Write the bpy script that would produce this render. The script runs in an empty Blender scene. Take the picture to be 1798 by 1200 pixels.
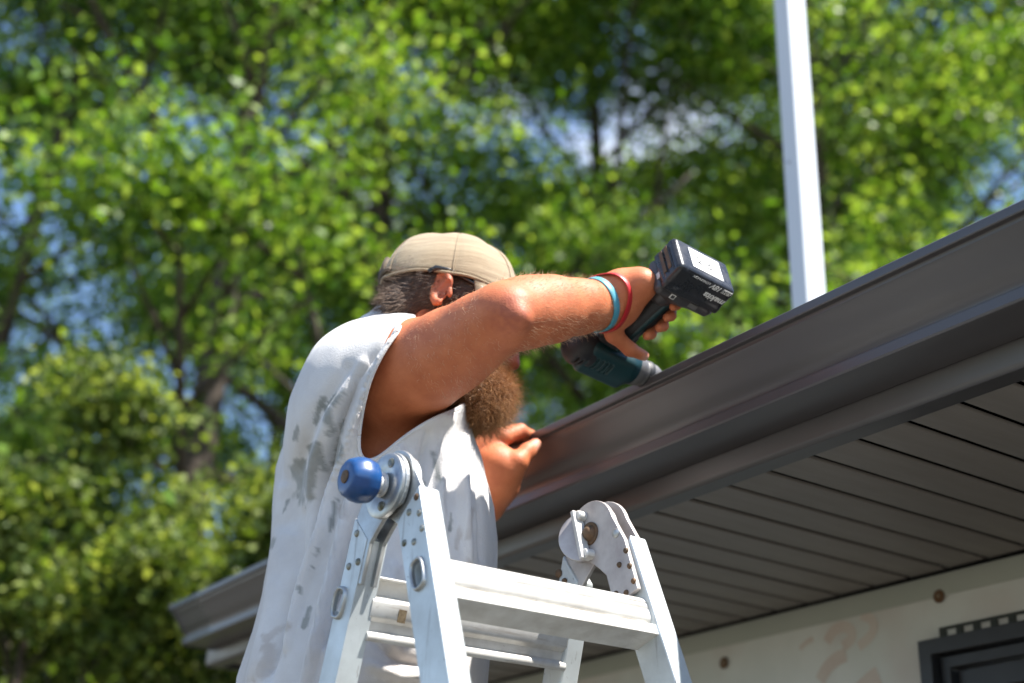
import bpy, bmesh, math, random
import numpy as np
from mathutils import Vector, Matrix
random.seed(7); rng = np.random.default_rng(7)
sc = bpy.context.scene
COL = sc.collection
rad = math.radians

# ---------------------------------------------------------------- camera
FPX = 2407.27; PIT, ROLL, YAW = rad(24.6235), rad(1.96888), rad(33.9)
CAM = np.array([0, 0, 1.6])
Fw = np.array([0, math.cos(PIT), math.sin(PIT)]); R0 = np.array([1., 0, 0]); U0 = np.cross(R0, Fw)
Rt = R0*math.cos(ROLL) + U0*math.sin(ROLL); Up = -R0*math.sin(ROLL) + U0*math.cos(ROLL)
cam_d = bpy.data.cameras.new('camera'); cam = bpy.data.objects.new('camera', cam_d); COL.objects.link(cam)
M = Matrix(((Rt[0], Up[0], -Fw[0], CAM[0]), (Rt[1], Up[1], -Fw[1], CAM[1]), (Rt[2], Up[2], -Fw[2], CAM[2]), (0, 0, 0, 1)))
cam.matrix_world = M
cam_d.sensor_width = 36; cam_d.lens = FPX/1798*36
cam_d.clip_start = 0.05; cam_d.clip_end = 3000
cam_d.dof.use_dof = True; cam_d.dof.focus_distance = 1.92; cam_d.dof.aperture_fstop = 2.6; cam_d.dof.aperture_blades = 0
sc.camera = cam

# ---------------------------------------------------------------- light
SUN_AZ = Vector((0.88, -0.47)); SUN_EL = rad(62)
SUN_AZ.normalize()
w = bpy.data.worlds.new('World'); sc.world = w; w.use_nodes = True
nt = w.node_tree; nt.nodes.clear()
sky = nt.nodes.new('ShaderNodeTexSky'); sky.sky_type = 'NISHITA'; sky.sun_disc = False
sky.sun_elevation = SUN_EL; sky.sun_rotation = math.atan2(SUN_AZ.x, SUN_AZ.y); sky.air_density = 1.0; sky.dust_density = .05; sky.ozone_density = 3.5
tc = nt.nodes.new('ShaderNodeTexCoord')
cn = nt.nodes.new('ShaderNodeTexNoise'); cn.inputs['Scale'].default_value = 3.1; cn.inputs['Detail'].default_value = 7; cn.inputs['Roughness'].default_value = .55
cr = nt.nodes.new('ShaderNodeValToRGB'); cr.color_ramp.elements[0].position = .56; cr.color_ramp.elements[1].position = .70
mx = nt.nodes.new('ShaderNodeMix'); mx.data_type = 'RGBA'
mx.inputs[7].default_value = (9.5, 9.7, 10.0, 1)
bg = nt.nodes.new('ShaderNodeBackground'); bg.inputs[1].default_value = 0.092
wo = nt.nodes.new('ShaderNodeOutputWorld')
nt.links.new(tc.outputs['Generated'], cn.inputs['Vector']); nt.links.new(cn.outputs[0], cr.inputs[0])
nt.links.new(cr.outputs[0], mx.inputs[0]); nt.links.new(sky.outputs[0], mx.inputs[6])
nt.links.new(mx.outputs[2], bg.inputs[0]); nt.links.new(bg.outputs[0], wo.inputs[0])
sd = bpy.data.lights.new('sun', 'SUN'); sd.energy = 5.0; sd.angle = rad(.53); sd.color = (1, .955, .88)
sun = bpy.data.objects.new('sun', sd); COL.objects.link(sun)
sv = Vector((SUN_AZ.x*math.cos(SUN_EL), SUN_AZ.y*math.cos(SUN_EL), math.sin(SUN_EL)))
sun.rotation_euler = sv.to_track_quat('Z', 'Y').to_euler(); sun.location = sv*40
vs = sc.view_settings; vs.view_transform = 'Standard'; vs.look = 'None'; vs.exposure = 1.5; vs.gamma = 1; vs.use_curve_mapping = False
sc.render.engine = 'CYCLES'; sc.cycles.use_denoising = True; sc.cycles.max_bounces = 8; sc.cycles.transparent_max_bounces = 6

# ---------------------------------------------------------------- helpers
def ray(x, y): return Rt*(x-899)/FPX + Up*(600-y)/FPX + Fw
def ptD(x, y, d): return CAM + ray(x, y)*d                     # at a camera depth
def ptY(x, y, Y): r = ray(x, y); return CAM + r*(Y/r[1])       # at a forward distance in the world
def pln(x, y, p0, n): r = ray(x, y); return CAM + r*(np.dot(np.asarray(p0)-CAM, n)/np.dot(r, n))
def proj(P):
    d = np.asarray(P)-CAM; zz = d@Fw
    return 899+FPX*(d@Rt)/zz, 600-FPX*(d@Up)/zz, zz
G = np.array([-math.sin(YAW), math.cos(YAW), 0]); Q = np.array([math.cos(YAW), math.sin(YAW), 0]); Z = np.array([0, 0, 1.])
XF = {}
def empty(name, loc, rotz=0, label=None, cat=None, group=None):
    o = bpy.data.objects.new(name, None); COL.objects.link(o); o.empty_display_size = .1
    o.location = loc; o.rotation_euler = (0, 0, rotz)
    XF[o.name] = (Matrix.Translation(Vector(loc)) @ Matrix.Rotation(rotz, 4, 'Z')).inverted()
    tag(o, label, cat, group); return o
def tag(o, label=None, cat=None, group=None, kind=None):
    for k, v in (('label', label), ('category', cat), ('group', group), ('kind', kind)):
        if v: o[k] = v
    return o
def build(name, verts, faces, mat, parent=None, smooth=False, local=False):
    me = bpy.data.meshes.new(name)
    V = np.asarray(verts, dtype=np.float64)
    if parent is not None and not local:
        m = np.array(XF[parent.name]); V = V@m[:3, :3].T + m[:3, 3]
    if isinstance(faces, np.ndarray):
        me.vertices.add(len(V)); me.vertices.foreach_set('co', V.astype(np.float32).ravel())
        n, k = faces.shape
        me.loops.add(n*k); me.loops.foreach_set('vertex_index', faces.astype(np.int32).ravel())
        me.polygons.add(n); me.polygons.foreach_set('loop_start', np.arange(0, n*k, k, dtype=np.int32))
        me.update(calc_edges=True); me.validate()
    else:
        me.from_pydata([tuple(v) for v in V], [], [tuple(f) for f in faces]); me.update()
    if smooth: me.polygons.foreach_set('use_smooth', np.ones(len(me.polygons), dtype=bool))
    for m in (mat if isinstance(mat, (list, tuple)) else [mat]): me.materials.append(m)
    o = bpy.data.objects.new(name, me); COL.objects.link(o)
    if parent is not None:
        o.parent = parent; XF[o.name] = XF[parent.name]
    return o
def fixn(o):
    bm = bmesh.new(); bm.from_mesh(o.data); bmesh.ops.recalc_face_normals(bm, faces=bm.faces); bm.to_mesh(o.data); bm.free(); return o
def bev(o, wd=.002, seg=2, ang=35):
    m = o.modifiers.new('bevel', 'BEVEL'); m.width = wd; m.segments = seg; m.limit_method = 'ANGLE'; m.angle_limit = rad(ang); return o
def sharp(o, ang=35):
    o.data.polygons.foreach_set('use_smooth', np.ones(len(o.data.polygons), dtype=bool))
    try: o.data.set_sharp_from_angle(angle=rad(ang))
    except Exception: pass
    return o
def frame(ax, hint=(0, 0, 1)):
    a = np.asarray(ax, float); a = a/np.linalg.norm(a); h = np.asarray(hint, float)
    if abs(a@h)/np.linalg.norm(h) > .97: h = np.array([1., 0, 0])
    b = np.cross(h, a); b /= np.linalg.norm(b); return a, b, np.cross(a, b)
def prism(poly, o, u, v, n, t0, t1):
    """polygon (u,v) in plane at o, extruded along n from t0 to t1"""
    o, u, v, n = map(np.asarray, (o, u, v, n)); k = len(poly)
    V = [o+u*p[0]+v*p[1]+n*t0 for p in poly] + [o+u*p[0]+v*p[1]+n*t1 for p in poly]
    Fc = [tuple(range(k))[::-1], tuple(range(k, 2*k))] + [(i, (i+1) % k, k+(i+1) % k, k+i) for i in range(k)]
    return V, Fc
def boxv(c, ax, hs):
    c = np.asarray(c); V = []
    for i in (-1, 1):
        for j in (-1, 1):
            for k in (-1, 1): V.append(c+ax[0]*hs[0]*i+ax[1]*hs[1]*j+ax[2]*hs[2]*k)
    return V, [(0, 1, 3, 2), (4, 6, 7, 5), (0, 4, 5, 1), (2, 3, 7, 6), (0, 2, 6, 4), (1, 5, 7, 3)]
def lathe(prof, o, ax, seg=24, hint=(0, 0, 1)):
    """prof [(r, h)] about axis ax from o"""
    a, b, c = frame(ax, hint); V = []; Fc = []
    for r, h in prof:
        for i in range(seg):
            t = 2*math.pi*i/seg; V.append(np.asarray(o)+a*h+(b*math.cos(t)+c*math.sin(t))*r)
    for j in range(len(prof)-1):
        for i in range(seg): Fc.append((j*seg+i, j*seg+(i+1) % seg, (j+1)*seg+(i+1) % seg, (j+1)*seg+i))
    Fc.append(tuple(range(seg))[::-1]); n = (len(prof)-1)*seg; Fc.append(tuple(range(n, n+seg)))
    return V, Fc
def tubev(pts, rs, seg=8, cap=True):
    pts = [np.asarray(p, float) for p in pts]; V = []; Fc = []; b = None
    for i, p in enumerate(pts):
        t = pts[min(i+1, len(pts)-1)]-pts[max(i-1, 0)]; t = t/np.linalg.norm(t)
        if b is None: _, b, _ = frame(t, (.3, .2, 1))
        b = b-t*(b@t); b /= np.linalg.norm(b); c = np.cross(t, b)
        for k in range(seg):
            a = 2*math.pi*k/seg; V.append(p+(b*math.cos(a)+c*math.sin(a))*rs[i])
    for i in range(len(pts)-1):
        for k in range(seg): Fc.append((i*seg+k, i*seg+(k+1) % seg, (i+1)*seg+(k+1) % seg, (i+1)*seg+k))
    if cap: Fc.append(tuple(range(seg))[::-1]); n = (len(pts)-1)*seg; Fc.append(tuple(range(n, n+seg)))
    return V, Fc
def merge(*parts):
    V = []; Fc = []
    for v, f in parts:
        n = len(V); V += list(v); Fc += [tuple(i+n for i in q) for q in f]
    return V, Fc

def mat(name, col, rough=.5, metal=0, var=0, vscale=8, col2=None, bump=0, bscale=60, spec=.5, rvar=0, stretch=None, sss=0, coord='Object', coat=0, sheen=0):
    m = bpy.data.materials.new(name); m.use_nodes = True; n = m.node_tree; p = n.nodes['Principled BSDF']
    p.inputs['Base Color'].default_value = (*col, 1); p.inputs['Roughness'].default_value = rough; p.inputs['Metallic'].default_value = metal
    p.inputs['Specular IOR Level'].default_value = spec; p.inputs['Coat Weight'].default_value = coat; p.inputs['Sheen Weight'].default_value = sheen
    if sss: p.inputs['Subsurface Weight'].default_value = sss; p.inputs['Subsurface Radius'].default_value = (.012, .005, .003); p.inputs['Subsurface Scale'].default_value = 1
    t = n.nodes.new('ShaderNodeTexCoord'); mp = n.nodes.new('ShaderNodeMapping')
    if stretch: mp.inputs['Scale'].default_value = stretch
    n.links.new(t.outputs[coord], mp.inputs['Vector'])
    if var or rvar:
        ns = n.nodes.new('ShaderNodeTexNoise'); ns.inputs['Scale'].default_value = vscale; ns.inputs['Detail'].default_value = 6; ns.inputs['Roughness'].default_value = .6
        n.links.new(mp.outputs[0], ns.inputs['Vector'])
        if var:
            rp = n.nodes.new('ShaderNodeMapRange'); rp.inputs[1].default_value = .35; rp.inputs[2].default_value = .65; rp.inputs[3].default_value = 0; rp.inputs[4].default_value = var
            mi = n.nodes.new('ShaderNodeMix'); mi.data_type = 'RGBA'; mi.inputs[6].default_value = (*col, 1); mi.inputs[7].default_value = (*(col2 or [c*.5 for c in col]), 1)
            n.links.new(ns.outputs[0], rp.inputs[0]); n.links.new(rp.outputs[0], mi.inputs[0]); n.links.new(mi.outputs[2], p.inputs['Base Color'])
            m['mixnode'] = mi.name
        if rvar:
            r2 = n.nodes.new('ShaderNodeMapRange'); r2.inputs[1].default_value = .3; r2.inputs[2].default_value = .7; r2.inputs[3].default_value = rough-rvar; r2.inputs[4].default_value = rough+rvar
            n.links.new(ns.outputs[0], r2.inputs[0]); n.links.new(r2.outputs[0], p.inputs['Roughness'])
    if bump:
        nb = n.nodes.new('ShaderNodeTexNoise'); nb.inputs['Scale'].default_value = bscale; nb.inputs['Detail'].default_value = 5
        n.links.new(mp.outputs[0], nb.inputs['Vector'])
        b = n.nodes.new('ShaderNodeBump'); b.inputs['Strength'].default_value = bump; b.inputs['Distance'].default_value = .002
        n.links.new(nb.outputs[0], b.inputs['Height']); n.links.new(b.outputs[0], p.inputs['Normal'])
    return m
def mixattr(m, attr, col, fac=1.0, rough=None):
    """lay another colour over the material where a painted point attribute says so"""
    n = m.node_tree; p = n.nodes['Principled BSDF']
    a = n.nodes.new('ShaderNodeAttribute'); a.attribute_name = attr
    mu = n.nodes.new('ShaderNodeMath'); mu.operation = 'MULTIPLY'; mu.inputs[1].default_value = fac; mu.use_clamp = True
    n.links.new(a.outputs['Fac'], mu.inputs[0])
    mi = n.nodes.new('ShaderNodeMix'); mi.data_type = 'RGBA'; mi.inputs[7].default_value = (*col, 1)
    lk = p.inputs['Base Color'].links
    if lk: n.links.new(lk[0].from_socket, mi.inputs[6])
    else: mi.inputs[6].default_value = p.inputs['Base Color'].default_value
    n.links.new(mu.outputs[0], mi.inputs[0]); n.links.new(mi.outputs[2], p.inputs['Base Color'])
def attr(o, name, vals):
    a = o.data.attributes.new(name, 'FLOAT', 'POINT'); a.data.foreach_set('value', np.asarray(vals, dtype=np.float32))

# ---------------------------------------------------------------- ground
M_ground = mat('bare_gravel_ground', (.10, .092, .076), .9, var=1, vscale=1.5, col2=(.075, .07, .055), bump=.5, bscale=30)  # unseen ground; surface invented for the light it bounces under the eave
n = 24; xs = np.linspace(-1, 1, n); xs = np.sign(xs)*np.abs(xs)**3*900
V = [(x, y+20, 0) for y in xs for x in xs]
Fc = [(j*n+i, j*n+i+1, (j+1)*n+i+1, (j+1)*n+i) for j in range(n-1) for i in range(n-1)]
tag(build('ground', V, Fc, M_ground), kind='structure')

# ---------------------------------------------------------------- house  (local: x = inward from the fascia, y = along the eave, z up)
T = 1.47
ZB = 1.6+.530*T; ZS = 1.6+.5068*T; OVER = .5*T; RET = .0274*T
S0, S1 = -1.6, 3.66
house = empty('house', tuple(Q*T), YAW, 'single storey house with dark brown soffit and bare house wrap wall', 'house')
def hb(name, lo, hi, m, parent=house, b=0):
    lo, hi = np.array(lo, float), np.array(hi, float)
    v, f = boxv((lo+hi)/2, np.eye(3), (hi-lo)/2); o = build(name, v, f, m, parent, local=True)
    if b: bev(o, b)
    return o
M_brown = mat('charcoal_brown_aluminium', (.046, .042, .043), .40, var=.5, vscale=9, col2=(.060, .055, .055), rvar=.04, spec=.8, stretch=(6, 1.2, 6))
M_soffit = mat('brown_soffit_vinyl', (.225, .200, .178), .5, var=.7, vscale=5, col2=(.185, .163, .144), rvar=.08, stretch=(.5, 3, 1), bump=.15, bscale=90)
M_gap = mat('soffit_backing', (.005, .005, .005), .9, spec=.1)  # near black, stands in for the shade inside the plank grooves
# light scuffs and scratches on the soffit vinyl
_n = M_soffit.node_tree; _p = _n.nodes['Principled BSDF']
_g = _n.nodes.new('ShaderNodeNewGeometry'); _mp = _n.nodes.new('ShaderNodeMapping'); _mp.inputs['Rotation'].default_value = (0, 0, -YAW-.25); _mp.inputs['Scale'].default_value = (6, 75, 1)
_no = _n.nodes.new('ShaderNodeTexNoise'); _no.inputs['Scale'].default_value = 1.0; _no.inputs['Detail'].default_value = 4
_rp = _n.nodes.new('ShaderNodeMapRange'); _rp.inputs[1].default_value = .70; _rp.inputs[2].default_value = .80; _rp.inputs[4].default_value = .5
_n2 = _n.nodes.new('ShaderNodeMix'); _n2.data_type = 'RGBA'; _n2.inputs[7].default_value = (.16, .13, .10, 1)
_n.links.new(_g.outputs['Position'], _mp.inputs[0]); _n.links.new(_mp.outputs[0], _no.inputs['Vector']); _n.links.new(_no.outputs[0], _rp.inputs[0]); _n.links.new(_rp.outputs[0], _n2.inputs[0])
_n.links.new(_p.inputs['Base Color'].links[0].from_socket, _n2.inputs[6]); _n.links.new(_n2.outputs[2], _p.inputs['Base Color'])

# house wrap: pale sheet with faded reddish print and soft creases
M_wrap = mat('house_wrap', (.60, .595, .545), .55, var=.8, vscale=2.2, col2=(.46, .47, .415), bump=.6, bscale=7)
_n = M_wrap.node_tree; _p = _n.nodes['Principled BSDF']
_t = _n.nodes.new('ShaderNodeTexCoord'); _no = _n.nodes.new('ShaderNodeTexNoise'); _no.inputs['Scale'].default_value = 3.3; _no.inputs['Detail'].default_value = 3
_rp = _n.nodes.new('ShaderNodeMapRange'); _rp.inputs[1].default_value = .46; _rp.inputs[2].default_value = .62; _rp.inputs[4].default_value = .45
_n2 = _n.nodes.new('ShaderNodeMix'); _n2.data_type = 'RGBA'; _n2.inputs[7].default_value = (.42, .31, .26, 1)
_n.links.new(_t.outputs['Object'], _no.inputs['Vector']); _n.links.new(_no.outputs[0], _rp.inputs[0]); _n.links.new(_rp.outputs[0], _n2.inputs[0])
_n.links.new(_p.inputs['Base Color'].links[0].from_socket, _n2.inputs[6]); _n.links.new(_n2.outputs[2], _p.inputs['Base Color'])
M_print = mat('faded_red_print', (.50, .40, .34), .6, var=1, vscale=9, col2=(.54, .48, .41))
M_wrap2 = mat('house_wrap_strip', (.38, .39, .33), .5, var=.8, vscale=3, col2=(.33, .35, .29), bump=.4, bscale=9)

# wall with a window opening
WS0, WS1, WZ0, WZ1 = .80, (1.7516*T/1.45)-.004, 1.05, 1.6+(2.2073-1.6)*T/1.45-.004
def wallsheet(name, x, s0, s1, z0, z1, hole, m):
    a = [(x, s0, z0), (x, s1, z0), (x, s1, z1), (x, s0, z1)]
    h0, h1, k0, k1 = hole
    b = [(x, h0, k0), (x, h1, k0), (x, h1, k1), (x, h0, k1)]
    V = a+b; th = .15
    V += [(x+th, *p[1:]) for p in a+b]
    f = [(0, 1, 5, 4), (1, 2, 6, 5), (2, 3, 7, 6), (3, 0, 4, 7)]
    f2 = [tuple(i+8 for i in q)[::-1] for q in f]
    f3 = [(0, 8, 9, 1), (1, 9, 10, 2), (2, 10, 11, 3), (3, 11, 8, 0), (4, 5, 13, 12), (5, 6, 14, 13), (6, 7, 15, 14), (7, 4, 12, 15)]
    return fixn(build(name, V, f+f2+f3, m, house, local=True))
wall = wallsheet('wall', OVER, S0+.1, S1-.12, 0, ZS+.02, (WS0+.03, WS1-.03, WZ0+.03, WZ1-.03), M_wrap)
XF[wall.name] = XF[house.name]
zb = 1.6+(2.2889-1.6)*T/1.45
hb('house_wrap_strip', (OVER-.0035, S0+.1, zb), (OVER-.001, S1-.12, ZS-.004), M_wrap2)
hb('end_wall', (OVER+.152, S1-.27, 0), (OVER+4, S1-.12, ZS+.02), M_wrap)
hb('corner_board', (OVER-.012, S1-.15, 0), (OVER-.0045, S1-.10, ZS-.006), mat('white_trim', (.75, .75, .73), .5))
# faded letter strokes of the wrap's print
def stroke(pts, wd, name='faded_print'):
    V = []; Fc = []
    for i, p in enumerate(pts):
        a = np.array(pts[max(i-1, 0)], float); b = np.array(pts[min(i+1, len(pts)-1)], float); t = (b-a)/np.linalg.norm(b-a); nn = np.array([-t[1], t[0]])*wd/2
        for s in (-1, 1): P = np.array(p)+nn*s; V.append((OVER-.0008, P[0], P[1]))
        if i: k = 2*i; Fc.append((k-2, k-1, k+1, k))
    return build(name, V, Fc, M_print, house, local=True)
def wallsz(x, y):
    p = pln(x, y, Q*(T+OVER), Q); return (p@G, p[2])
for pl, wd in (([(1452, 1128), (1462, 1108), (1482, 1098), (1497, 1108), (1497, 1124), (1480, 1136)], .024), ([(1508, 1136), (1530, 1118), (1537, 1098), (1528, 1084), (1512, 1080)], .022), ([(1440, 1196), (1452, 1172), (1470, 1156), (1486, 1150)], .03), ([(1405, 1140), (1416, 1128), (1428, 1122)], .012), ([(1545, 1190), (1530, 1200), (1500, 1230)], .05)):
    pp = [np.array(wallsz(*p)) for p in pl]
    fine = []
    for i in range(len(pp)-1):
        for k in range(5): fine.append(pp[i]+(pp[i+1]-pp[i])*k/5)
    fine.append(pp[-1])
    for _ in range(6): fine = [fine[0]]+[(fine[i-1]+fine[i]*2+fine[i+1])/4 for i in range(1, len(fine)-1)]+[fine[-1]]
    stroke(fine, wd)
# plastic nail caps, brown with a lighter middle
M_cap = mat('brown_nail_cap', (.10, .045, .012), .5); M_nail = mat('nail_head', (.25, .20, .13), .5, .4)
for x, y in ((1651, 1048), (1273, 1165), (1190, 1168), (1720, 1290), (1480, 1330)):
    s_, z_ = wallsz(x, y)
    v, f = lathe([(.0135, 0), (.0135, .001), (.0105, .0035), (.005, .0025), (.0035, .0025)], (OVER-.0036, s_, z_), (-1, 0, 0), 20)
    o = sharp(build('nail_cap', v, f, M_cap, house, local=True))
    v, f = lathe([(.0033, .0022), (.0033, .0034), (.002, .004)], (OVER-.0036, s_, z_), (-1, 0, 0), 12); build('nail_head', v, f, M_nail, o, local=True)
# window
M_frame = mat('dark_window_frame', (.020, .021, .025), .42, var=.4, vscale=30, bump=.05); M_fl = mat('window_flange', (.022, .027, .020), .6)
M_glass = mat('window_glass', (.006, .007, .006), .04, spec=.8)
def ring(name, s0, s1, z0, z1, wd, x0, x1, m, parent):
    o_ = [(s0, z0), (s1, z0), (s1, z1), (s0, z1)]; i_ = [(s0+wd, z0+wd), (s1-wd, z0+wd), (s1-wd, z1-wd), (s0+wd, z1-wd)]
    V = [(x, *p) for x in (x0, x1) for p in o_+i_]
    f = []
    for k in range(4):
        j = (k+1) % 4
        f += [(k, j, 4+j, 4+k), (8+k, 12+k, 12+j, 8+j), (k, 8+k, 8+j, j), (4+k, 4+j, 12+j, 12+k)]
    return bev(fixn(build(name, V, f, m, parent, local=True)), .0015)
win = ring('window', WS0, WS1, WZ0, WZ1, .030, OVER-.032, OVER+.05, M_frame, house)
ring('stop', WS0+.034, WS1-.034, WZ0+.034, WZ1-.034, .022, OVER-.012, OVER+.04, M_frame, win)
ring('sash', WS0+.060, WS1-.060, WZ0+.060, WZ1-.060, .040, OVER+.006, OVER+.04, M_frame, win)
hb('pane', (OVER+.020, WS0+.09, WZ0+.09), (OVER+.026, WS1-.09, WZ1-.09), M_glass, win)
# slotted nailing flange: bars between real slots
fz0, fz1 = WZ1+.001, 1.6+(2.2246-1.6)*T/1.45+.004; fs1 = 1.715*T/1.45
y0 = WS0; k = 0; parts = []
parts.append(boxv((OVER-.0025, (WS0+fs1)/2, fz0+.003), np.eye(3), (.0015, (fs1-WS0)/2, .003)))
parts.append(boxv((OVER-.0025, (WS0+fs1)/2, fz1-.003), np.eye(3), (.0015, (fs1-WS0)/2, .003)))
s = fs1
while s > WS0:
    parts.append(boxv((OVER-.0025, s-.008, (fz0+fz1)/2), np.eye(3), (.0015, .008, (fz1-fz0)/2-.006))); s -= .040
v, f = merge(*parts); build('nailing_flange', v, f, M_fl, win, local=True)

# fascia with its return
zt = ZB+.135
pr = [(0, zt), (0, ZS+.004), (.002, ZS-.001), (.006, ZS-.004), (RET, ZS-.004), (RET, ZS+.002), (.008, ZS+.002), (.008, zt)]
v, f = prism(pr, (0, S0, 0), (1, 0, 0), (0, 0, 1), (0, 1, 0), 0, S1-S0); sharp(fixn(build('fascia', v, f, M_brown, house, local=True)))
# soffit planks: one long panel each, a groove between them, black backing above as the grooves' painted shade
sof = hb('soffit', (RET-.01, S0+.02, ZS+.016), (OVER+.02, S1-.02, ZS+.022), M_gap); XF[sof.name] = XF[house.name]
PW = .1016*T/1.575; g0 = 1.114*T/1.45
prof = [(.0066, .005), (.0066, .002), (.0074, .0006), (.0090, 0), (PW-.0090, 0), (PW-.0074, .0006), (PW-.0066, .002), (PW-.0066, .005)]
v, f = prism([(a, b) for a, b in prof], (RET+.001, 0, ZS+.001), (0, 1, 0), (0, 0, 1), (1, 0, 0), 0, OVER-RET-.003)
k = 0; first = None
s = g0-math.floor((g0-S0-.03)/PW)*PW
while s+PW < S1-.02:
    if first is None:
        o = first = sharp(fixn(build('soffit_plank', v, f, M_soffit, sof, local=True)))
    else:
        o = bpy.data.objects.new('soffit_plank', first.data); COL.objects.link(o); o.parent = sof
    o.location = (random.uniform(0, .002), s, random.uniform(0, .0012)); s += PW
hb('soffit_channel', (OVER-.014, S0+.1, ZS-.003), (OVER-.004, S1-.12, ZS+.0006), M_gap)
hb('rake_board', (RET+.001, S1-.016, ZS-.003), (4, S1-.001, ZS+.03), M_brown)
# roof: decking sheet and shingle courses rising inward at 4 in 12
M_sh = mat('grey_brown_shingle', (.07, .06, .055), .9, var=1, vscale=30, col2=(.04, .035, .033), bump=.6, bscale=200)
sl = 1/3; nn = 26; rf = None
for i in range(nn):
    a = -.03+i*.16; b = a+.19
    z0 = zt-.002+a*sl+.02; z1 = zt-.002+b*sl+.008
    V = [(a, S0, z0), (b, S0, z1), (b, S1+.02, z1), (a, S1+.02, z0), (a, S0, z0-.008), (b, S0, z1-.012), (b, S1+.02, z1-.012), (a, S1+.02, z0-.008)]
    F8 = [(0, 1, 2, 3), (7, 6, 5, 4), (0, 3, 7, 4), (1, 5, 6, 2), (0, 4, 5, 1), (3, 2, 6, 7)]
    if rf is None:
        rf = build('roof', [(-.02, S0, zt), (4.1, S0, zt+4.12*sl), (4.1, S1, zt+4.12*sl), (-.02, S1, zt), (.02, S0, zt-.1), (4.1, S0, zt+4.08*sl-.1), (4.1, S1, zt+4.08*sl-.1), (.02, S1, zt-.1)], F8, M_sh, house, local=True); XF[rf.name] = XF[house.name]
    build('shingle_course', V, F8, M_sh, rf, local=True)

# ---------------------------------------------------------------- gutter (being fixed to the fascia)
gut = empty('gutter', tuple(Q*T), YAW, 'dark brown metal rain gutter running along the eave', 'gutter')
GS = T/1.575*1.0
gp = [(-.002, .125), (-.002, .003), (-.004, .0), (-.093, 0), (-.0968, .001), (-.0985, .004), (-.0990, .0185), (-.0982, .0200), (-.0935, .0208), (-.0925, .0225), (-.0932, .0265), (-.0960, .0320), (-.1005, .0375), (-.1065, .0430), (-.1130, .0520), (-.1195, .0615), (-.1260, .0710), (-.1315, .0780), (-.1362, .0835), (-.1385, .0870), (-.1388, .0900), (-.1400, .0920), (-.1485, .0928), (-.1500, .0942), (-.1503, .0960), (-.1503, .1065), (-.1490, .1082), (-.1460, .1088), (-.132, .1085), (-.130, .1065), (-.130, .099)]
gp = [(a*.955, ZB+b*.955) for a, b in gp]
GE = 3.61; GA = -1.5
nS = 24; V = []; Fc = []
for j in range(nS+1):
    s = GA+(GE-GA)*j/nS
    wob = .0003*math.sin(s*2.1)
    for a, b in gp: V.append((a+wob*min(1, abs(a)*8), s, b))
m_ = len(gp)
for j in range(nS):
    for i in range(m_-1): Fc.append((j*m_+i, j*m_+i+1, (j+1)*m_+i+1, (j+1)*m_+i))
M_gut = mat('charcoal_brown_gutter_paint', (.064, .058, .059), .36, var=.3, vscale=5, col2=(.058, .052, .053), rvar=.02, spec=.6, stretch=(6, 1.2, 6))
tr = build('trough', V, Fc, M_gut, gut, True, local=True); sharp(tr, 27)
so = tr.modifiers.new('thick', 'SOLIDIFY'); so.thickness = .0011; so.offset = -1
v, f = prism([p for p in gp[:-2]], (0, 0, 0), (1, 0, 0), (0, 0, 1), (0, 1, 0), GE-.001, GE+.002); build('end_cap', v, f, M_gut, gut, local=True)
# folded seam rim round the end cap
v, f = tubev([(a, GE+.002, b) for a, b in gp[:-3]], [.0022]*(len(gp)-3), 6); build('end_cap_rim', v, f, M_gut, gut, True, local=True)
# hidden hangers inside the trough
M_steel = mat('galvanised', (.45, .45, .45), .4, .9)
for s in np.arange(GA+.3, GE, .55):
    v, f = boxv((-.066, s, ZB+.090), np.eye(3), (.062, .012, .001)); build('hanger', v, f, M_steel, gut, local=True)

# ---------------------------------------------------------------- white post rising from the roof
pb = ptD(1417, 470, 3.55); tq = pb@Q-T; base_z = zt+tq*sl+.02
post = empty('post', (pb[0], pb[1], base_z), YAW, 'white rectangular metal post standing on the roof behind the gutter', 'post')
M_white = mat('white_paint_metal', (.56, .58, .60), .42, var=.4, vscale=6, col2=(.46, .49, .53), stretch=(1, 1, .2))
v, f = boxv((0, 0, 2.2), np.eye(3), (.0365, .027, 2.25)); o = bev(build('shaft', v, f, M_white, post, local=True), .004, 3)
for dx, dy in ((.0372, 0), (-.0372, .004)):
    pass
v, f = lathe([(.075, -.06), (.075, .012), (.06, .02), (.05, .05)], (0, 0, 0), (0, 0, 1), 20); build('flashing_boot', v, f, M_steel, post, local=True)
v, f = boxv((0, 0, 4.46), np.eye(3), (.039, .026, .008)); bev(build('cap', v, f, M_white, post, local=True), .003)
for zz in (.75, 1.35, 1.95, 2.55):
    v, f = lathe([(.006, 0), (.006, .001), (.004, .003)], (-.0366, .006, zz), (-1, 0, 0), 10); build('screw', v, f, M_steel, post, local=True)

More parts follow.
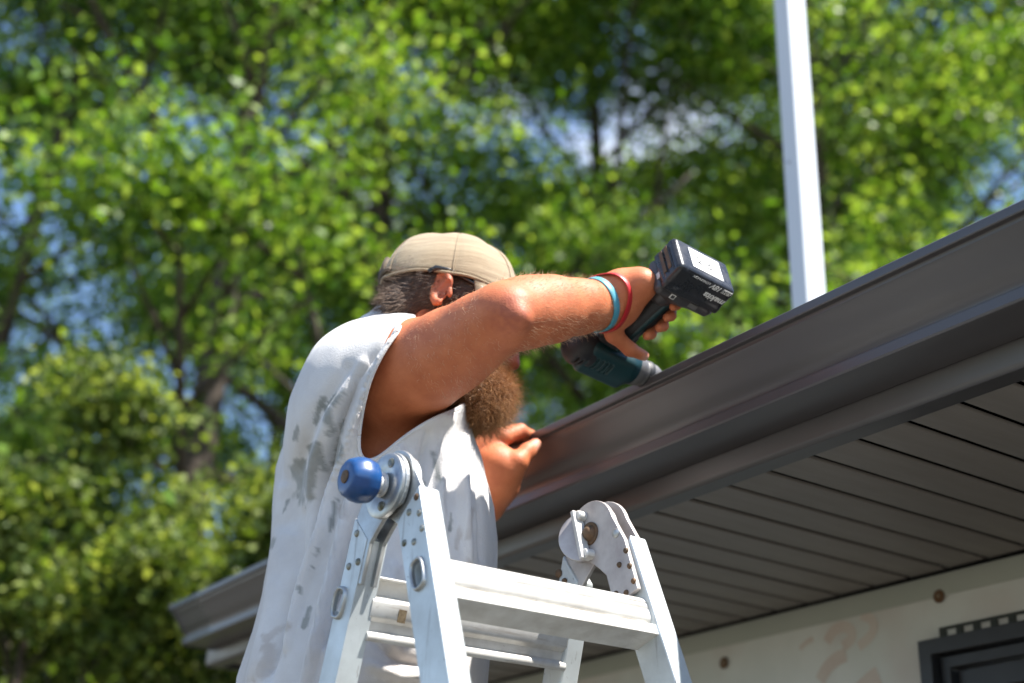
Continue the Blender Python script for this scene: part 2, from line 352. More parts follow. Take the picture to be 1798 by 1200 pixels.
# ---------------------------------------------------------------- ladder
LY = rad(37.5); Lr = np.array([math.cos(LY), math.sin(LY), 0]); Le = np.array([math.sin(LY), -math.cos(LY), 0])   # along the rungs / toward the near feet
PL = ptD(678, 854, 1.765); LW = .353
PR = PL+Lr*LW+Z*.010
M_alu = mat('worn_aluminium_paint', (.56, .605, .62), .42, metal=.25, var=.8, vscale=16, col2=(.42, .45, .455), rvar=.08, bump=.06, bscale=60)
M_alu2 = mat('bare_aluminium', (.66, .65, .62), .38, metal=.2, var=.8, vscale=22, col2=(.44, .42, .39), rvar=.1, stretch=(1, 1, 1))
M_hinge = mat('hinge_steel', (.46, .48, .48), .38, metal=.75, var=.7, vscale=30, col2=(.30, .29, .28), rvar=.1, bump=.05, bscale=120)
M_hinge2 = mat('cast_hinge', (.50, .47, .45), .5, metal=.45, var=.8, vscale=25, col2=(.33, .29, .28), bump=.2, bscale=90)
M_rust = mat('rusty_rivet', (.14, .075, .035), .7, metal=.2, var=1, vscale=60, col2=(.07, .05, .03)); M_rivet = mat('dull_rivet', (.36, .36, .33), .45, metal=.6, var=1, vscale=50, col2=(.10, .10, .07))
M_blue = mat('blue_plastic_knob', (.009, .065, .215), .36, var=.7, vscale=30, col2=(.005, .038, .13), bump=.12, bscale=80, coat=.15)
# scuffs and grime on the painted rails
def grime(m, sc_=(30, 30, 9), lo=.66, hi=.74, col=(.14, .13, .12), amt=.55):
    n = m.node_tree; p = n.nodes['Principled BSDF']; t = n.nodes.new('ShaderNodeTexCoord'); mp = n.nodes.new('ShaderNodeMapping'); mp.inputs['Scale'].default_value = sc_
    no = n.nodes.new('ShaderNodeTexNoise'); no.inputs['Scale'].default_value = 1; no.inputs['Detail'].default_value = 8; no.inputs['Roughness'].default_value = .65
    r = n.nodes.new('ShaderNodeMapRange'); r.inputs[1].default_value = lo; r.inputs[2].default_value = hi; r.inputs[4].default_value = amt
    mi = n.nodes.new('ShaderNodeMix'); mi.data_type = 'RGBA'; mi.inputs[7].default_value = (*col, 1)
    n.links.new(t.outputs['Object'], mp.inputs[0]); n.links.new(mp.outputs[0], no.inputs['Vector']); n.links.new(no.outputs[0], r.inputs[0]); n.links.new(r.outputs[0], mi.inputs[0])
    n.links.new(p.inputs['Base Color'].links[0].from_socket, mi.inputs[6]); n.links.new(mi.outputs[2], p.inputs['Base Color'])
grime(M_alu, (90, 90, 6), .60, .66, (.22, .21, .20), .55); grime(M_alu, (150, 150, 90), .66, .70, (.12, .11, .10), .7); grime(M_alu2, (8, 8, 140), .58, .68, (.34, .29, .24), .55); grime(M_alu2, (150, 150, 120), .67, .71, (.16, .12, .09), .7); grime(M_blue, (60, 60, 60), .66, .72, (.35, .42, .5), .6); grime(M_hinge, (50, 50, 50), .62, .74, (.18, .13, .09), .6)
lad = empty('folding_ladder', (PL[0]+Lr[0]*LW/2, PL[1]+Lr[1]*LW/2, 0), LY, 'scuffed aluminium folding ladder standing open in front of the man', 'ladder')
TN, TF = rad(19.5), rad(15.5)
vN = -Z*math.cos(TN)+Le*math.sin(TN); uN = Le*math.cos(TN)+Z*math.sin(TN)
vF = -Z*math.cos(TF)-Le*math.sin(TF); uF = -Le*math.cos(TF)+Z*math.sin(TF)
TH = .032
def norm(a): return a/np.linalg.norm(a)
RAIL = {}
def dshape(w_, h_, flat=1):
    P = []
    for i in range(24):
        a = 2*math.pi*i/24; c, s_ = math.cos(a), math.sin(a)
        P.append((w_*math.copysign(abs(c)**.6, c)*(1 if c < 0 else .9), h_*math.copysign(abs(s_)**.75, s_)))
    return P
def apply_bool(o, cutter):
    m = o.modifiers.new('b', 'BOOLEAN'); m.operation = 'DIFFERENCE'; m.object = cutter; m.solver = 'EXACT'
    dg = bpy.context.evaluated_depsgraph_get(); dg.update()
    me = bpy.data.meshes.new_from_object(o.evaluated_get(dg)); o.modifiers.clear(); old = o.data; o.data = me; bpy.data.meshes.remove(old)
    bpy.data.objects.remove(cutter, do_unlink=True)
# rail: side 0 left / 1 right, half n(ear) / f(ar); starts a little below the pivot, on slanted top
HN = (pln(738, 1008, PL, Lr)-PL); HF = (pln(597, 1059, PL, Lr)-PL)
hn = HN@vN; hf = HF@vF
SP = .285
for key, side, v_, u_, u0, u1, l0, l0b, flare, h0 in (('nl', 0, vN, uN, .012, .066, .062, .040, -.008, hn), ('nr', 1, vN, uN, .012, .066, .085, .040, .055, hn), ('fl', 0, vF, uF, .019, .060, .070, .045, .0, hf), ('fr', 1, vF, uF, .017, .060, .068, .034, .03, hf)):
    P0 = PL if side == 0 else PR
    vv = norm(v_+Lr*flare); Lfoot = (P0[2]-.02)/-vv[2]
    x0, x1 = (0, TH) if side == 0 else (0, TH)
    near = key[0] == 'n'
    poly = [(u0, l0), (u1, l0b), (u1, Lfoot), (u0, Lfoot)] if near else [(u0, l0), (u1, l0b), (u1, Lfoot), (u0, Lfoot)]
    V, Fc = prism(poly, P0, u_, vv, Lr, x0, x1)
    o = fixn(build('rail', V, Fc, M_alu, lad))
    nr = int((Lfoot-h0)/SP)
    holes = [h0+SP*i for i in range(nr+1)]
    RAIL[key] = (o, P0, vv, u_, u0, u1, holes)
    uc = float(HN@uN) if near else float(HF@uF)
    if side == 0:
        parts = [prism(dshape(.0115, .0165), P0+vv*h+u_*uc, u_, vv, Lr, -.01, TH-.006) for h in holes[:3]]
        cu = fixn(build('cutter', *merge(*parts), M_alu, lad)); apply_bool(o, cu)
    bev(o, .003, 2)
    for h in holes[:3] if side == 0 else ():
        c = P0+vv*h+u_*uc
        A = [(a*1.02, b*1.02) for a, b in dshape(.0115, .0165)]; 
        V = []; Fc = []; prof_ = [(1.0, .002), (.99, -.003), (1.10, -.0055), (1.24, -.004), (1.30, .0005)]
        for k_, (sc_, xx) in enumerate(prof_):
            for a, b in A: V.append(c+u_*a*sc_+vv*b*sc_+Lr*xx)
            if k_:
                for i in range(24): Fc.append(((k_-1)*24+i, (k_-1)*24+(i+1) % 24, k_*24+(i+1) % 24, k_*24+i))
        build('rung_collar', V, Fc, M_hinge, lad, True)
    # foot
    V, Fc = prism([(u0-.006, Lfoot-.05), (u1+.006, Lfoot-.05), (u1+.006, Lfoot+.018), (u0-.006, Lfoot+.018)], P0, u_, vv, Lr, -.006, TH+.006)
    bev(build('rubber_foot', V, Fc, mat('black_rubber', (.02, .02, .02), .8) if 'black_rubber' not in bpy.data.materials else bpy.data.materials['black_rubber'], lad), .004)
# rungs
pn = [(-.020, .036), (.006, .036), (.013, .0345), (.0175, .030), (.0195, .0245), (.0185, .0235), (.0185, .0225), (.0198, .0215), (.0198, .0155), (.0187, .0145), (.0187, .0135), (.0200, .0125), (.0200, .004), (.0190, -.001), (.0160, -.0045), (.0120, -.0055), (.0120, -.0090), (.0215, -.0100), (.0230, -.0115), (.0230, -.0255), (-.022, -.0255), (-.022, .030)]
pf = [(-.020, .043), (.011, .043), (.012, .0415), (.011, .040), (-.004, .038), (-.004, .018), (.018, .0155), (.0215, .013), (.022, .010), (.022, -.007), (.021, -.0095), (.0185, -.011), (.017, -.0135), (.015, -.015), (.015, -.027), (.0225, -.029), (.025, -.032), (.0255, -.036), (.0235, -.040), (-.018, -.040)]
for half, pk in (('n', pn), ('f', pf)):
    oL, P0, vL, u_, u0, u1, hl = RAIL[half+'l']; oR, P1, vR, _, _, _, hr = RAIL[half+'r']
    for i, h in enumerate(hl):
        hR = h
        uc = (u0+u1)/2
        a = P0+vL*h+u_*uc+Lr*(TH-.004); b = P1+vR*hR+u_*uc+Lr*.003
        ax = b-a; Ln = np.linalg.norm(ax); ax = ax/Ln; upv = -(vL+vR); upv = norm(upv-ax*(upv@ax)); ov = norm(u_-ax*(u_@ax)-upv*(u_@upv))
        sg = 1 if half == 'n' else -1
        off = upv*(-.012 if half == 'n' else 0.0)
        V, Fc = prism([(p[0]*sg, p[1]) for p in pk], a+off, ov, upv, ax, 0, Ln)
        o = sharp(fixn(build('rung', V, Fc, M_alu2, lad)), 50)
# hinge plates
def plate(P0, x0, x1, half, R, w0, w1, L, m, name='hinge_plate', rr=.030):
    v_, u_ = (vN, uN) if half == 'n' else (vF, uF)
    sx = 1 if half == 'n' else -1
    # build the outline in (e, z) about the pivot: head arc, outer side down the rail, inner arch
    P = []
    e2 = lambda p: (p@Le, p[2])
    out0 = u_*R
    a_out = math.atan2(*(e2(out0)[::-1])); 
    # arc from the inner-low side over the top to the outer side
    a0 = math.atan2(e2(-u_*R+v_*R*.5)[1], e2(-u_*R+v_*R*.5)[0])
    if half == 'n':
        if a0 < 0: a0 += 2*math.pi
        arc = np.linspace(a0, a_out, 22)
    else:
        a_o = a_out if a_out > 0 else a_out+2*math.pi
        arc = np.linspace(a0, a_o, 22)
    P += [(R*math.cos(t), R*math.sin(t)) for t in arc]
    for uu, ll in ((w1, .045), (w1, L-.03), (w1, L-.03+.03), (w0, L), (w0, .075)): P.append(e2(u_*uu+v_*ll))
    # inner arch back to the head
    c = v_*.060+(-u_)*.012
    for t in np.linspace(0, 1, 7)[1:-1]:
        d = (u_*w0+v_*.075)*(1-t)+(-u_*R*.9+v_*R*.5)*t
        d = d - v_*(.013*math.sin(math.pi*t))
        P.append(e2(d))
    V, Fc = prism(P, P0, Le, Z, Lr, x0, x1)
    return bev(fixn(build(name, V, Fc, m, lad)), .0012, 2)
def disc(P0, ax, prof_, m, name, parent=lad, seg=32):
    v, f = lathe(prof_, P0, ax, seg); return sharp(build(name, v, f, m, parent), 40)
# left pair: far plate outermost, near plate behind it
plate(PL, .009, .015, 'n', .0500, .012, .062, .12, M_hinge)
plate(PL, .001, .007, 'f', .0450, .012, .058, .128, M_hinge)
plate(PL, .020, .026, 'f', .0450, .012, .058, .128, M_hinge)
disc(PL, -Lr, [(.0430, -.002), (.0430, .0035), (.0405, .0050), (.024, .0050), (.022, .004), (.012, .004)], M_hinge, 'hinge_disc')
# right pair seen from inside
plate(PR, -.004, .003, 'n', .0485, .010, .060, .125, M_hinge2)
plate(PR, .005, .011, 'f', .0440, .008, .058, .13, M_hinge2)
plate(PR, .020, .027, 'n', .0525, .012, .064, .12, M_hinge2)
# blue locking knob with steel stem and cap bolt
kax = norm(-Lr-Z*.02+Le*-.03)
disc(PL-Lr*.006, kax, [(.0165, 0), (.0165, .003), (.0125, .004), (.0125, .030)], M_alu2, 'knob_stem', seg=20)
kb = PL-Lr*.006+kax*.015
kp = [(.018, -.001), (.0245, .0), (.0272, .003), (.0300, .013), (.0303, .018), (.0296, .024), (.0248, .0355), (.0222, .0385), (.018, .0398), (.009, .0398)]
a_, b_, c_ = frame(kax); V = []; Fc = []; sg = 48
for r_, h_ in kp:
    for i in range(sg):
        t = 2*math.pi*i/sg; f8 = 1-.055*(1-abs(math.cos(t*4)))-.012*math.cos(t*8); V.append(kb+a_*h_+(b_*math.cos(t)+c_*math.sin(t))*r_*(f8 if r_ > .015 else 1))
for j in range(len(kp)-1):
    for i in range(sg): Fc.append((j*sg+i, j*sg+(i+1) % sg, (j+1)*sg+(i+1) % sg, (j+1)*sg+i))
Fc.append(tuple(range(sg))[::-1]); Fc.append(tuple(range((len(kp)-1)*sg, len(kp)*sg)))
knob = sharp(build('lock_knob', V, Fc, M_blue, lad), 60); knob['label'] = 'scratched blue plastic lock knob'
disc(kb+kax*.0394, kax, [(.0088, 0), (.0085, .002), (.006, .0026)], M_rust, 'knob_bolt', knob, 20)
# right lock: half-moon lever standing off the plate, with bosses and a rusty spring bolt
hc = PR-Lr*.004
disc(hc, -Lr, [(.017, 0), (.017, .002), (.0155, .003), (.012, .002), (.011, .004), (.0085, .008), (.006, .010)], M_rust, 'spring_bolt', seg=24)
la = norm(Z*.96+Le*-.28); ln = norm(np.cross(la, Lr)); 
if ln@Le > 0: ln = -ln
half = [(.036*math.cos(t), .038*math.sin(t)) for t in np.linspace(-math.pi/2, math.pi/2, 18)]
hd = norm(-Lr*.55+ln*.83)
V, Fc = prism([(p[0], p[1]) for p in half], hc+ln*.012-Lr*.004, hd, la, norm(np.cross(hd, la)), -.0022, .0022)
bev(fixn(build('lock_lever', V, Fc, M_hinge2, lad)), .0008)
V, Fc = prism([(-.0035, -.039), (.0035, -.039), (.0035, .039), (-.0035, .039)], hc+ln*.010-Lr*.010, norm(np.cross(la, Lr)), la, Lr, -.009, .009); bev(build('lever_rib', V, Fc, M_alu2, lad), .0015)
for sgn in (-1, 1):
    disc(hc+ln*.006+la*.031*sgn-Lr*.0, -Lr, [(.0075, 0), (.0075, .012), (.0055, .014)], M_alu2, 'lever_boss', seg=16)
# rivets placed on the webs
pR = PR-Lr*.0045
for x, y, P0, dz, r_, m in ([(x, y, PL, .0, .0050, M_rivet if i else M_rust) for i, (x, y) in enumerate(((732, 873), (719, 900), (737, 901), (742, 928), (711, 954), (728, 952), (627, 937), (613, 995), (629, 987)))] + [(687, 813, PL-Lr*.0052, 0, .0065, M_rivet), (669, 889, PL-Lr*.0052, 0, .0065, M_rivet)] +
    [(x, y, pR, 0, .0042, M_rust) for x, y in ((1099, 967), (1087.5, 992), (1105.5, 994), (1112.5, 1020.5), (1081.7, 1042.9), (1099.7, 1041))] + [(1081, 936, pR, 0, .0072, M_hinge), (980.7, 1007, PR, 0, .0065, M_rust), (991, 1020.5, PR, 0, .0045, M_rust)]):
    c = pln(x, y, P0, Lr)
    disc(c+Lr*.001, -Lr, [(r_, 0), (r_, .0016), (r_*.75, .0034), (r_*.35, .0040)], m, 'rivet', seg=14)
# small sheet label on the far rung
oL, P0, vL, u_, u0, u1, hl = RAIL['fl']

fp = PL+vF*hf+uF*((u0+u1)/2-.0224)
lc = pln(706, 1083, fp, uF)
v, f = boxv(lc, (Lr, vF, uF), (.006, .0085, .0004)); build('old_label', v, f, mat('worn_brass_label', (.30, .23, .14), .5, metal=.4, var=1, vscale=200, col2=(.14, .10, .06)), lad)

# ---------------------------------------------------------------- implicit-surface modelling for the man
class SDF:
    def __init__(s, lo, hi, h):
        s.h = h; s.lo = np.asarray(lo, float); s.n = np.ceil((np.asarray(hi)-s.lo)/h).astype(int)+1
        s.D = np.full(s.n, .2, dtype=np.float32)
        s.ax = [(s.lo[i]+np.arange(s.n[i])*h).astype(np.float32) for i in range(3)]
    def sub(s, lo, hi):
        a = np.maximum(np.floor((np.asarray(lo)-s.lo)/s.h).astype(int), 0); b = np.minimum(np.ceil((np.asarray(hi)-s.lo)/s.h).astype(int)+1, s.n)
        if (b <= a).any(): return None
        sl_ = tuple(slice(a[i], b[i]) for i in range(3))
        P = np.stack(np.meshgrid(*[s.ax[i][sl_[i]] for i in range(3)], indexing='ij'), -1)
        return sl_, P
    def put(s, lo, hi, k, fn, op='add'):
        m = k+.012; r = s.sub(np.asarray(lo)-m, np.asarray(hi)+m)
        if r is None: return
        sl_, P = r; d = fn(P).astype(np.float32); D = s.D[sl_]
        if op == 'cut': s.D[sl_] = np.maximum(D, -d); return
        hh = np.clip(.5+.5*(D-d)/k, 0, 1); s.D[sl_] = D*(1-hh)+d*hh-k*hh*(1-hh)
    def cone(s, a, b, ra, rb, k=.01, op='add', flat=None):
        a = np.asarray(a, float); b = np.asarray(b, float); R = max(ra, rb)
        def fn(P):
            pa = P-a.astype(np.float32); ba = (b-a).astype(np.float32)
            t = np.clip(pa@ba/max(ba@ba, 1e-9), 0, 1)
            q = pa-t[..., None]*ba
            if flat is not None:
                nf, f_ = flat; c = q@nf.astype(np.float32); q = q+(c*(1/f_-1))[..., None]*nf.astype(np.float32)
                return (np.linalg.norm(q, axis=-1)-(ra+(rb-ra)*t))*(f_ if f_ < 1 else 1)
            return np.linalg.norm(q, axis=-1)-(ra+(rb-ra)*t)
        R2 = R*1.25
        s.put(np.minimum(a, b)-R2, np.maximum(a, b)+R2, k, fn, op)
    def chain(s, pts, rs, k=.01, flat=None):
        for i in range(len(pts)-1): s.cone(pts[i], pts[i+1], rs[i], rs[i+1], k, flat=flat)
    def ell(s, c, axs, r, k=.01, op='add'):
        c = np.asarray(c, float); A = np.stack([np.asarray(a, float) for a in axs]); r = np.asarray(r, float); R = r.max()
        def fn(P):
            L = (P-c.astype(np.float32))@A.T.astype(np.float32)
            k0 = np.linalg.norm(L/r.astype(np.float32), axis=-1); k1 = np.linalg.norm(L/(r*r).astype(np.float32), axis=-1)
            return k0*(k0-1)/np.maximum(k1, 1e-6)
        s.put(c-R, c+R, k, fn, op)
    def mesh(s):
        D = s.D; S = D < 0; n = D.shape
        c = [S[i:n[0]-1+i, j:n[1]-1+j, k:n[2]-1+k] for i in (0, 1) for j in (0, 1) for k in (0, 1)]
        al = np.logical_and.reduce(c); an = np.logical_or.reduce(c); act = an & ~al
        idx = np.argwhere(act); N = len(idx); num = np.full(act.shape, -1, dtype=np.int32); num[act] = np.arange(N)
        acc = np.zeros((N, 3)); cnt = np.zeros(N)
        for ax_ in range(3):
            o1, o2 = [(1, 2), (0, 2), (0, 1)][ax_]
            for i in (0, 1):
                for j in (0, 1):
                    a = idx.copy(); a[:, o1] += i; a[:, o2] += j; b = a.copy(); b[:, ax_] += 1
                    da = D[a[:, 0], a[:, 1], a[:, 2]]; db = D[b[:, 0], b[:, 1], b[:, 2]]; mk = (da < 0) != (db < 0)
                    t = np.where(mk, da/np.where(da == db, 1, da-db), 0); p = a.astype(float); p[:, ax_] += t
                    acc[mk] += p[mk]; cnt[mk] += 1
        V = s.lo+acc/np.maximum(cnt, 1)[:, None]*s.h
        Fs = []
        for ax_ in range(3):
            o1, o2 = [(1, 2), (2, 0), (0, 1)][ax_]
            sl0 = [slice(None)]*3; sl1 = [slice(None)]*3; sl0[ax_] = slice(0, -1); sl1[ax_] = slice(1, None)
            A = S[tuple(sl0)]; B = S[tuple(sl1)]; e = np.argwhere(A != B)
            e = e[(e[:, o1] > 0) & (e[:, o2] > 0) & (e[:, o1] < n[o1]-1) & (e[:, o2] < n[o2]-1)]
            if not len(e): continue
            ins = A[e[:, 0], e[:, 1], e[:, 2]]
            def g(d1, d2):
                q = e.copy(); q[:, o1] -= d1; q[:, o2] -= d2; return num[q[:, 0], q[:, 1], q[:, 2]]
            qd = np.stack([g(0, 0), g(1, 0), g(1, 1), g(0, 1)], 1)
            qd[~ins] = qd[~ins][:, ::-1]; Fs.append(qd)
        Fq = np.concatenate(Fs); Fq = Fq[(Fq >= 0).all(1)]
        return V, Fq
    def at(s, P):
        q = (np.asarray(P)-s.lo)/s.h; q = np.clip(q, 0, s.n-1.001); i = q.astype(int); f = q-i; r = 0
        for a in (0, 1):
            for b in (0, 1):
                for c in (0, 1):
                    r = r+s.D[i[:, 0]+a, i[:, 1]+b, i[:, 2]+c]*(f[:, 0] if a else 1-f[:, 0])*(f[:, 1] if b else 1-f[:, 1])*(f[:, 2] if c else 1-f[:, 2])
        return r
    def grad(s, P):
        e = s.h; return np.stack([s.at(P+np.eye(3)[i]*e)-s.at(P-np.eye(3)[i]*e) for i in range(3)], 1)/(2*e)
def vnoise(P, sc_, seed=0):
    """smooth value noise, numpy"""
    P = np.asarray(P)*sc_+seed*17.31; i = np.floor(P).astype(np.int64); f = P-i; f = f*f*(3-2*f); r = 0
    for a in (0, 1):
        for b in (0, 1):
            for c in (0, 1):
                h = ((i[:, 0]+a)*73856093) ^ ((i[:, 1]+b)*19349663) ^ ((i[:, 2]+c)*83492791); h = (h*2654435761) & 0xffffffff; h ^= h >> 15; h = (h*2246822519) & 0xffffffff; h ^= h >> 13
                r = r+(h/4294967295.)*(f[:, 0] if a else 1-f[:, 0])*(f[:, 1] if b else 1-f[:, 1])*(f[:, 2] if c else 1-f[:, 2])
    return r
def cross(a, b): return np.cross(a, b)
def az(deg): return np.array([math.sin(rad(deg)), math.cos(rad(deg)), 0])

# key points --------------------------------------------------------------
SR = ptY(690, 676, 1.97); ER = ptY(884, 556, 1.765); WR = ptD(1062, 533, 2.125)
YT = 2.13
tf = az(70); trt = az(160)                       # chest faces / right side
NK = ptY(735, 618, 2.09)                          # base of the neck
SL = ptY(655, 668, 2.30); EL = ptY(725, 935, 2.48)
WL = ptD(850, 884, 2.425)
# head frame
HC = ptD(806, 540, 2.25); hp = rad(23); hf0 = az(86); hR = az(176)
hF = hf0*math.cos(hp)-Z*math.sin(hp); hU = hf0*math.sin(hp)+Z*math.cos(hp)
HS = 1.06
def hd(f, u, r): return HC+(hF*f+hU*u+hR*r)*HS
haxs = (hF, hU, hR)
# drill frame (camera space axes turned to world)
def camv(x, y, z): return Rt*x+Up*y+Fw*z
da = norm(camv(.818, -.368, .442)); dh = camv(.568, .635, -.523); dh = norm(dh-da*(dh@da)); dw = norm(np.cross(da, dh))
if dw@Fw < 0: dw = -dw
DO = ptD(1121, 553, 2.155)                        # middle of the grip
def dl(a, h, w_): return DO+da*a+dh*h+dw*w_

# body ---------------------------------------------------------------------
B = SDF(np.array([-.52, 1.60, 1.72]), np.array([.40, 2.72, 2.86]), .0032)
# torso
for P, r3, k in ((ptY(668, 760, YT), (.115, .17, .16), .05), (ptY(662, 900, YT), (.115, .16, .16), .06), (ptY(655, 1060, YT), (.115, .155, .15), .06)):
    B.ell(P, (tf, trt, Z), r3, k)
B.cone(SR+np.array([0, .03, -.01]), NK, .070, .062, .04); B.cone(SL, NK, .07, .062, .04)
# right arm: deltoid, upper arm with triceps sag, elbow, forearm
d1 = ER-SR
upv = norm(np.cross(np.cross(d1, Z), d1))
B.chain([SR, SR+d1*.28, SR+d1*.55, SR+d1*.82, ER], [.072, .0640, .0560, .0480, .0430], .03)
B.ell(SR+d1*.10+upv*.012, (norm(d1), upv, norm(np.cross(d1, upv))), (.095, .070, .072), .03)
B.ell(SR+d1*.48-upv*.022, (norm(d1), upv, norm(np.cross(d1, upv))), (.115, .043, .046), .025)
d2 = WR-ER; up2 = norm(np.cross(np.cross(d2, Z), d2))
B.ell(ER+norm(d1)*.014-camv(0, 0, 1)*.004, (norm(d1-d2), norm(np.cross(d1, d2)), norm(np.cross(norm(d1-d2), np.cross(d1, d2)))), (.041, .037, .041), .012)
B.chain([ER, ER+d2*.22, ER+d2*.45, ER+d2*.72, WR], [.0440, .0470, .0445, .0385, .0350], .022)
B.ell(ER+d2*.30+up2*.008, (norm(d2), up2, norm(np.cross(d2, up2))), (.105, .042, .042), .02)
B.ell(ER+norm(d1)*.030-Z*.012+camv(.0, -.004, -.018), (norm(d1), Z, norm(np.cross(d1, Z))), (.020, .018, .018), .014)
B.chain([WR, WR+d2*.08], [.0375, .036], .02)
# right hand, in the drill's frame: palm behind the grip, fingers round its front, thumb along the near side
pal = [dl(-.030, .030, .018), dl(-.032, -.012, .020), dl(-.008, .030, .030), dl(-.008, -.012, .032)]
dl0 = dl; dl = lambda a, h, w_: dl0(a, h+.013, w_)
wj = WR+d2*.06
B.chain([wj, dl(-.045, .012, .004)], [.036, .033], .02)
B.chain([dl(-.045, .012, .004), dl(-.030, .034, .012)], [.032, .021], .015); B.chain([dl(-.045, .010, .004), dl(-.030, -.016, .010)], [.032, .022], .015)
B.chain([dl(-.036, .036, .008), dl(-.006, .036, .030)], [.020, .012], .012); B.chain([dl(-.036, .012, .010), dl(-.006, .012, .032)], [.020, .013], .012); B.chain([dl(-.036, -.014, .012), dl(-.006, -.014, .032)], [.020, .013], .012)
# thenar pad and heel on the near side of the grip
B.ell(dl(-.040, -.014, -.014), (da, dh, dw), (.027, .036, .021), .014)
B.ell(dl(-.036, .040, -.004), (da, dh, dw), (.024, .026, .022), .014)
# fingers: pinky nearest the battery
for hh, r_, ex, tip in ((.046, .0080, -.003, .000), (.024, .0088, .001, .002), (.001, .0092, .003, .003), (-.022, .0090, .004, -.004)):
    B.chain([dl(-.006, hh, .031), dl(.022+ex, hh+.001, .031), dl(.038+ex, hh, .006), dl(.031+ex+tip, hh-.002, -.017), dl(.022+ex+tip, hh-.003, -.0255)], [r_+.0015, r_+.0008, r_, r_-.0005, r_-.0016], .0035)
dl = dl0
# thumb along the near side, at the motor end
B.chain([dl(-.046, -.016, -.016), dl(-.026, -.036, -.026), dl(.012, -.045, -.031), dl(.043, -.0475, -.0275)], [.019, .0135, .0108, .0088], .007)
# left arm and hand on the gutter
d3 = EL-SL
B.chain([SL, SL+d3*.5, EL], [.072, .062, .05], .03)
d4 = WL-EL
B.chain([EL, EL+d4*.3, EL+d4*.7, WL], [.050, .052, .040, .0335], .02)
K = {}
lipx = lambda x: 766-(x-925)*.4725
def lh(x, y, d): return ptD(x, y, d)
I0 = lh(868, 783, 2.432)
B.chain([WL, lh(866, 850, 2.415), lh(872, 820, 2.405)], [.036, .042, .041], .015); B.chain([lh(856, 850, 2.43), lh(850, 800, 2.45)], [.032, .030], .015)
B.chain([lh(864, 850, 2.43), lh(856, 795, 2.46)], [.030, .024], .015)
B.chain([lh(880, 845, 2.40), lh(894, 824, 2.395)], [.032, .026], .014)                  # thenar
for i, (dx, dy, dd, r_) in enumerate(((0, 0, 0, .0120), (-12, -1, .022, .0120), (-25, 2, .044, .0112), (-37, 8, .064, .0100))):
    a = lh(866+dx, 788+dy, 2.42+dd); b = lh(884+dx, 768+dy, 2.425+dd); c = lh(914+dx, 757+dy+abs(dx)*.2, 2.455+dd); e = lh(930+dx, 766+dy+abs(dx)*.3, 2.505+dd); g_ = lh(930+dx, 786+dy+abs(dx)*.3, 2.512+dd)
    B.chain([lh(866, 830, 2.41), a], [.026, r_+.004], .01)
    B.chain([a, b, c, e, g_], [r_+.0045, r_+.003, r_+.0008, r_, r_-.001], .0045)
# thumb up the face of the gutter
B.chain([lh(893, 828, 2.392), lh(908, 812, 2.390), lh(926, 793, 2.412), lh(940, 781, 2.428)], [.025, .0178, .0138, .0112], .008)
# neck and head
B.cone(NK+np.array([0, 0, -.04]), hd(-.035, -.055, 0), .072, .064, .03)
B.ell(hd(-.012, .022, 0), haxs, (.095*HS, .088*HS, .076*HS), .02)
B.ell(hd(.030, -.030, 0), haxs, (.066*HS, .080*HS, .062*HS), .03)
B.cone(hd(.012, -.060, .050), hd(.070, -.098, .012), .022, .020, .02); B.cone(hd(.012, -.060, -.050), hd(.070, -.098, -.012), .022, .020, .02)
B.ell(hd(.078, -.098, 0), haxs, (.020, .018, .024), .02)
B.cone(hd(.092, -.005, 0), hd(.112, -.046, 0), .009, .0125, .010)                       # nose bridge to tip
B.ell(hd(.112, -.049, 0), haxs, (.0135, .0105, .0125), .006)
for s_ in (-1, 1):
    B.ell(hd(.102, -.053, .012*s_), haxs, (.0105, .0085, .0075), .005)
    B.cone(hd(.088, .018, .012*s_), hd(.078, .020, .045*s_), .009, .008, .012)            # brow
    B.ell(hd(.072, -.030, .040*s_), haxs, (.020, .018, .018), .02)                        # cheek
    B.ell(hd(.082, -.002, .030*s_), haxs, (.013, .010, .013), .006, 'cut')                # eye socket
    B.cone(hd(.088, -.074, .018*s_), hd(.097, -.072, 0), .0055, .0075, .006); B.cone(hd(.086, -.083, .015*s_), hd(.094, -.084, 0), .0055, .008, .006)
    # ear: rim, lobe, bowl
    ec = hd(-.018, -.020, .080*s_)
    e_f = norm(hF*.95-hU*.1+hR*s_*.15); e_o = norm(hR*s_*.9-hF*.55); e_u = norm(np.cross(e_f, e_o)); e_u = e_u if e_u@hU > 0 else -e_u
    e_u = norm(hU*.97-hF*.22); ef = norm(hF*.8+hR*s_*.45); eo = norm(np.cross(ef, e_u)); eo = eo if eo@(hR*s_) > 0 else -eo
    ec = ec+eo*.003
    rim = [ec+ef*(.014*math.cos(t))*1.0+e_u*(.027*math.sin(t))+eo*.004-ef*.004 for t in np.linspace(rad(10), rad(285), 12)]
    B.chain(rim, [.0042]*8+[.0046, .0055, .0062, .0060], .003)
    B.ell(ec-ef*.002, (ef, e_u, eo), (.0145, .026, .0055), .004)
    B.ell(ec+ef*.004-e_u*.004+eo*.007, (ef, e_u, eo), (.0100, .0175, .0080), .002, 'cut')
    B.cone(ec+ef*.015-e_u*.010+eo*.002, ec+ef*.014-e_u*.001+eo*.004, .0045, .004, .003)
V, Fq = B.mesh()
man = empty('person', (float(NK[0])-.05, YT, 0), 0, 'bearded man in tan cap and stained white shirt driving a screw into the gutter', 'person')
M_skin = mat('tanned_skin', (.54, .175, .075), .54, var=.65, vscale=30, col2=(.40, .105, .042), bump=.32, bscale=300, sss=.12, spec=.35)
body = build('body', V, Fq, M_skin, man, True)
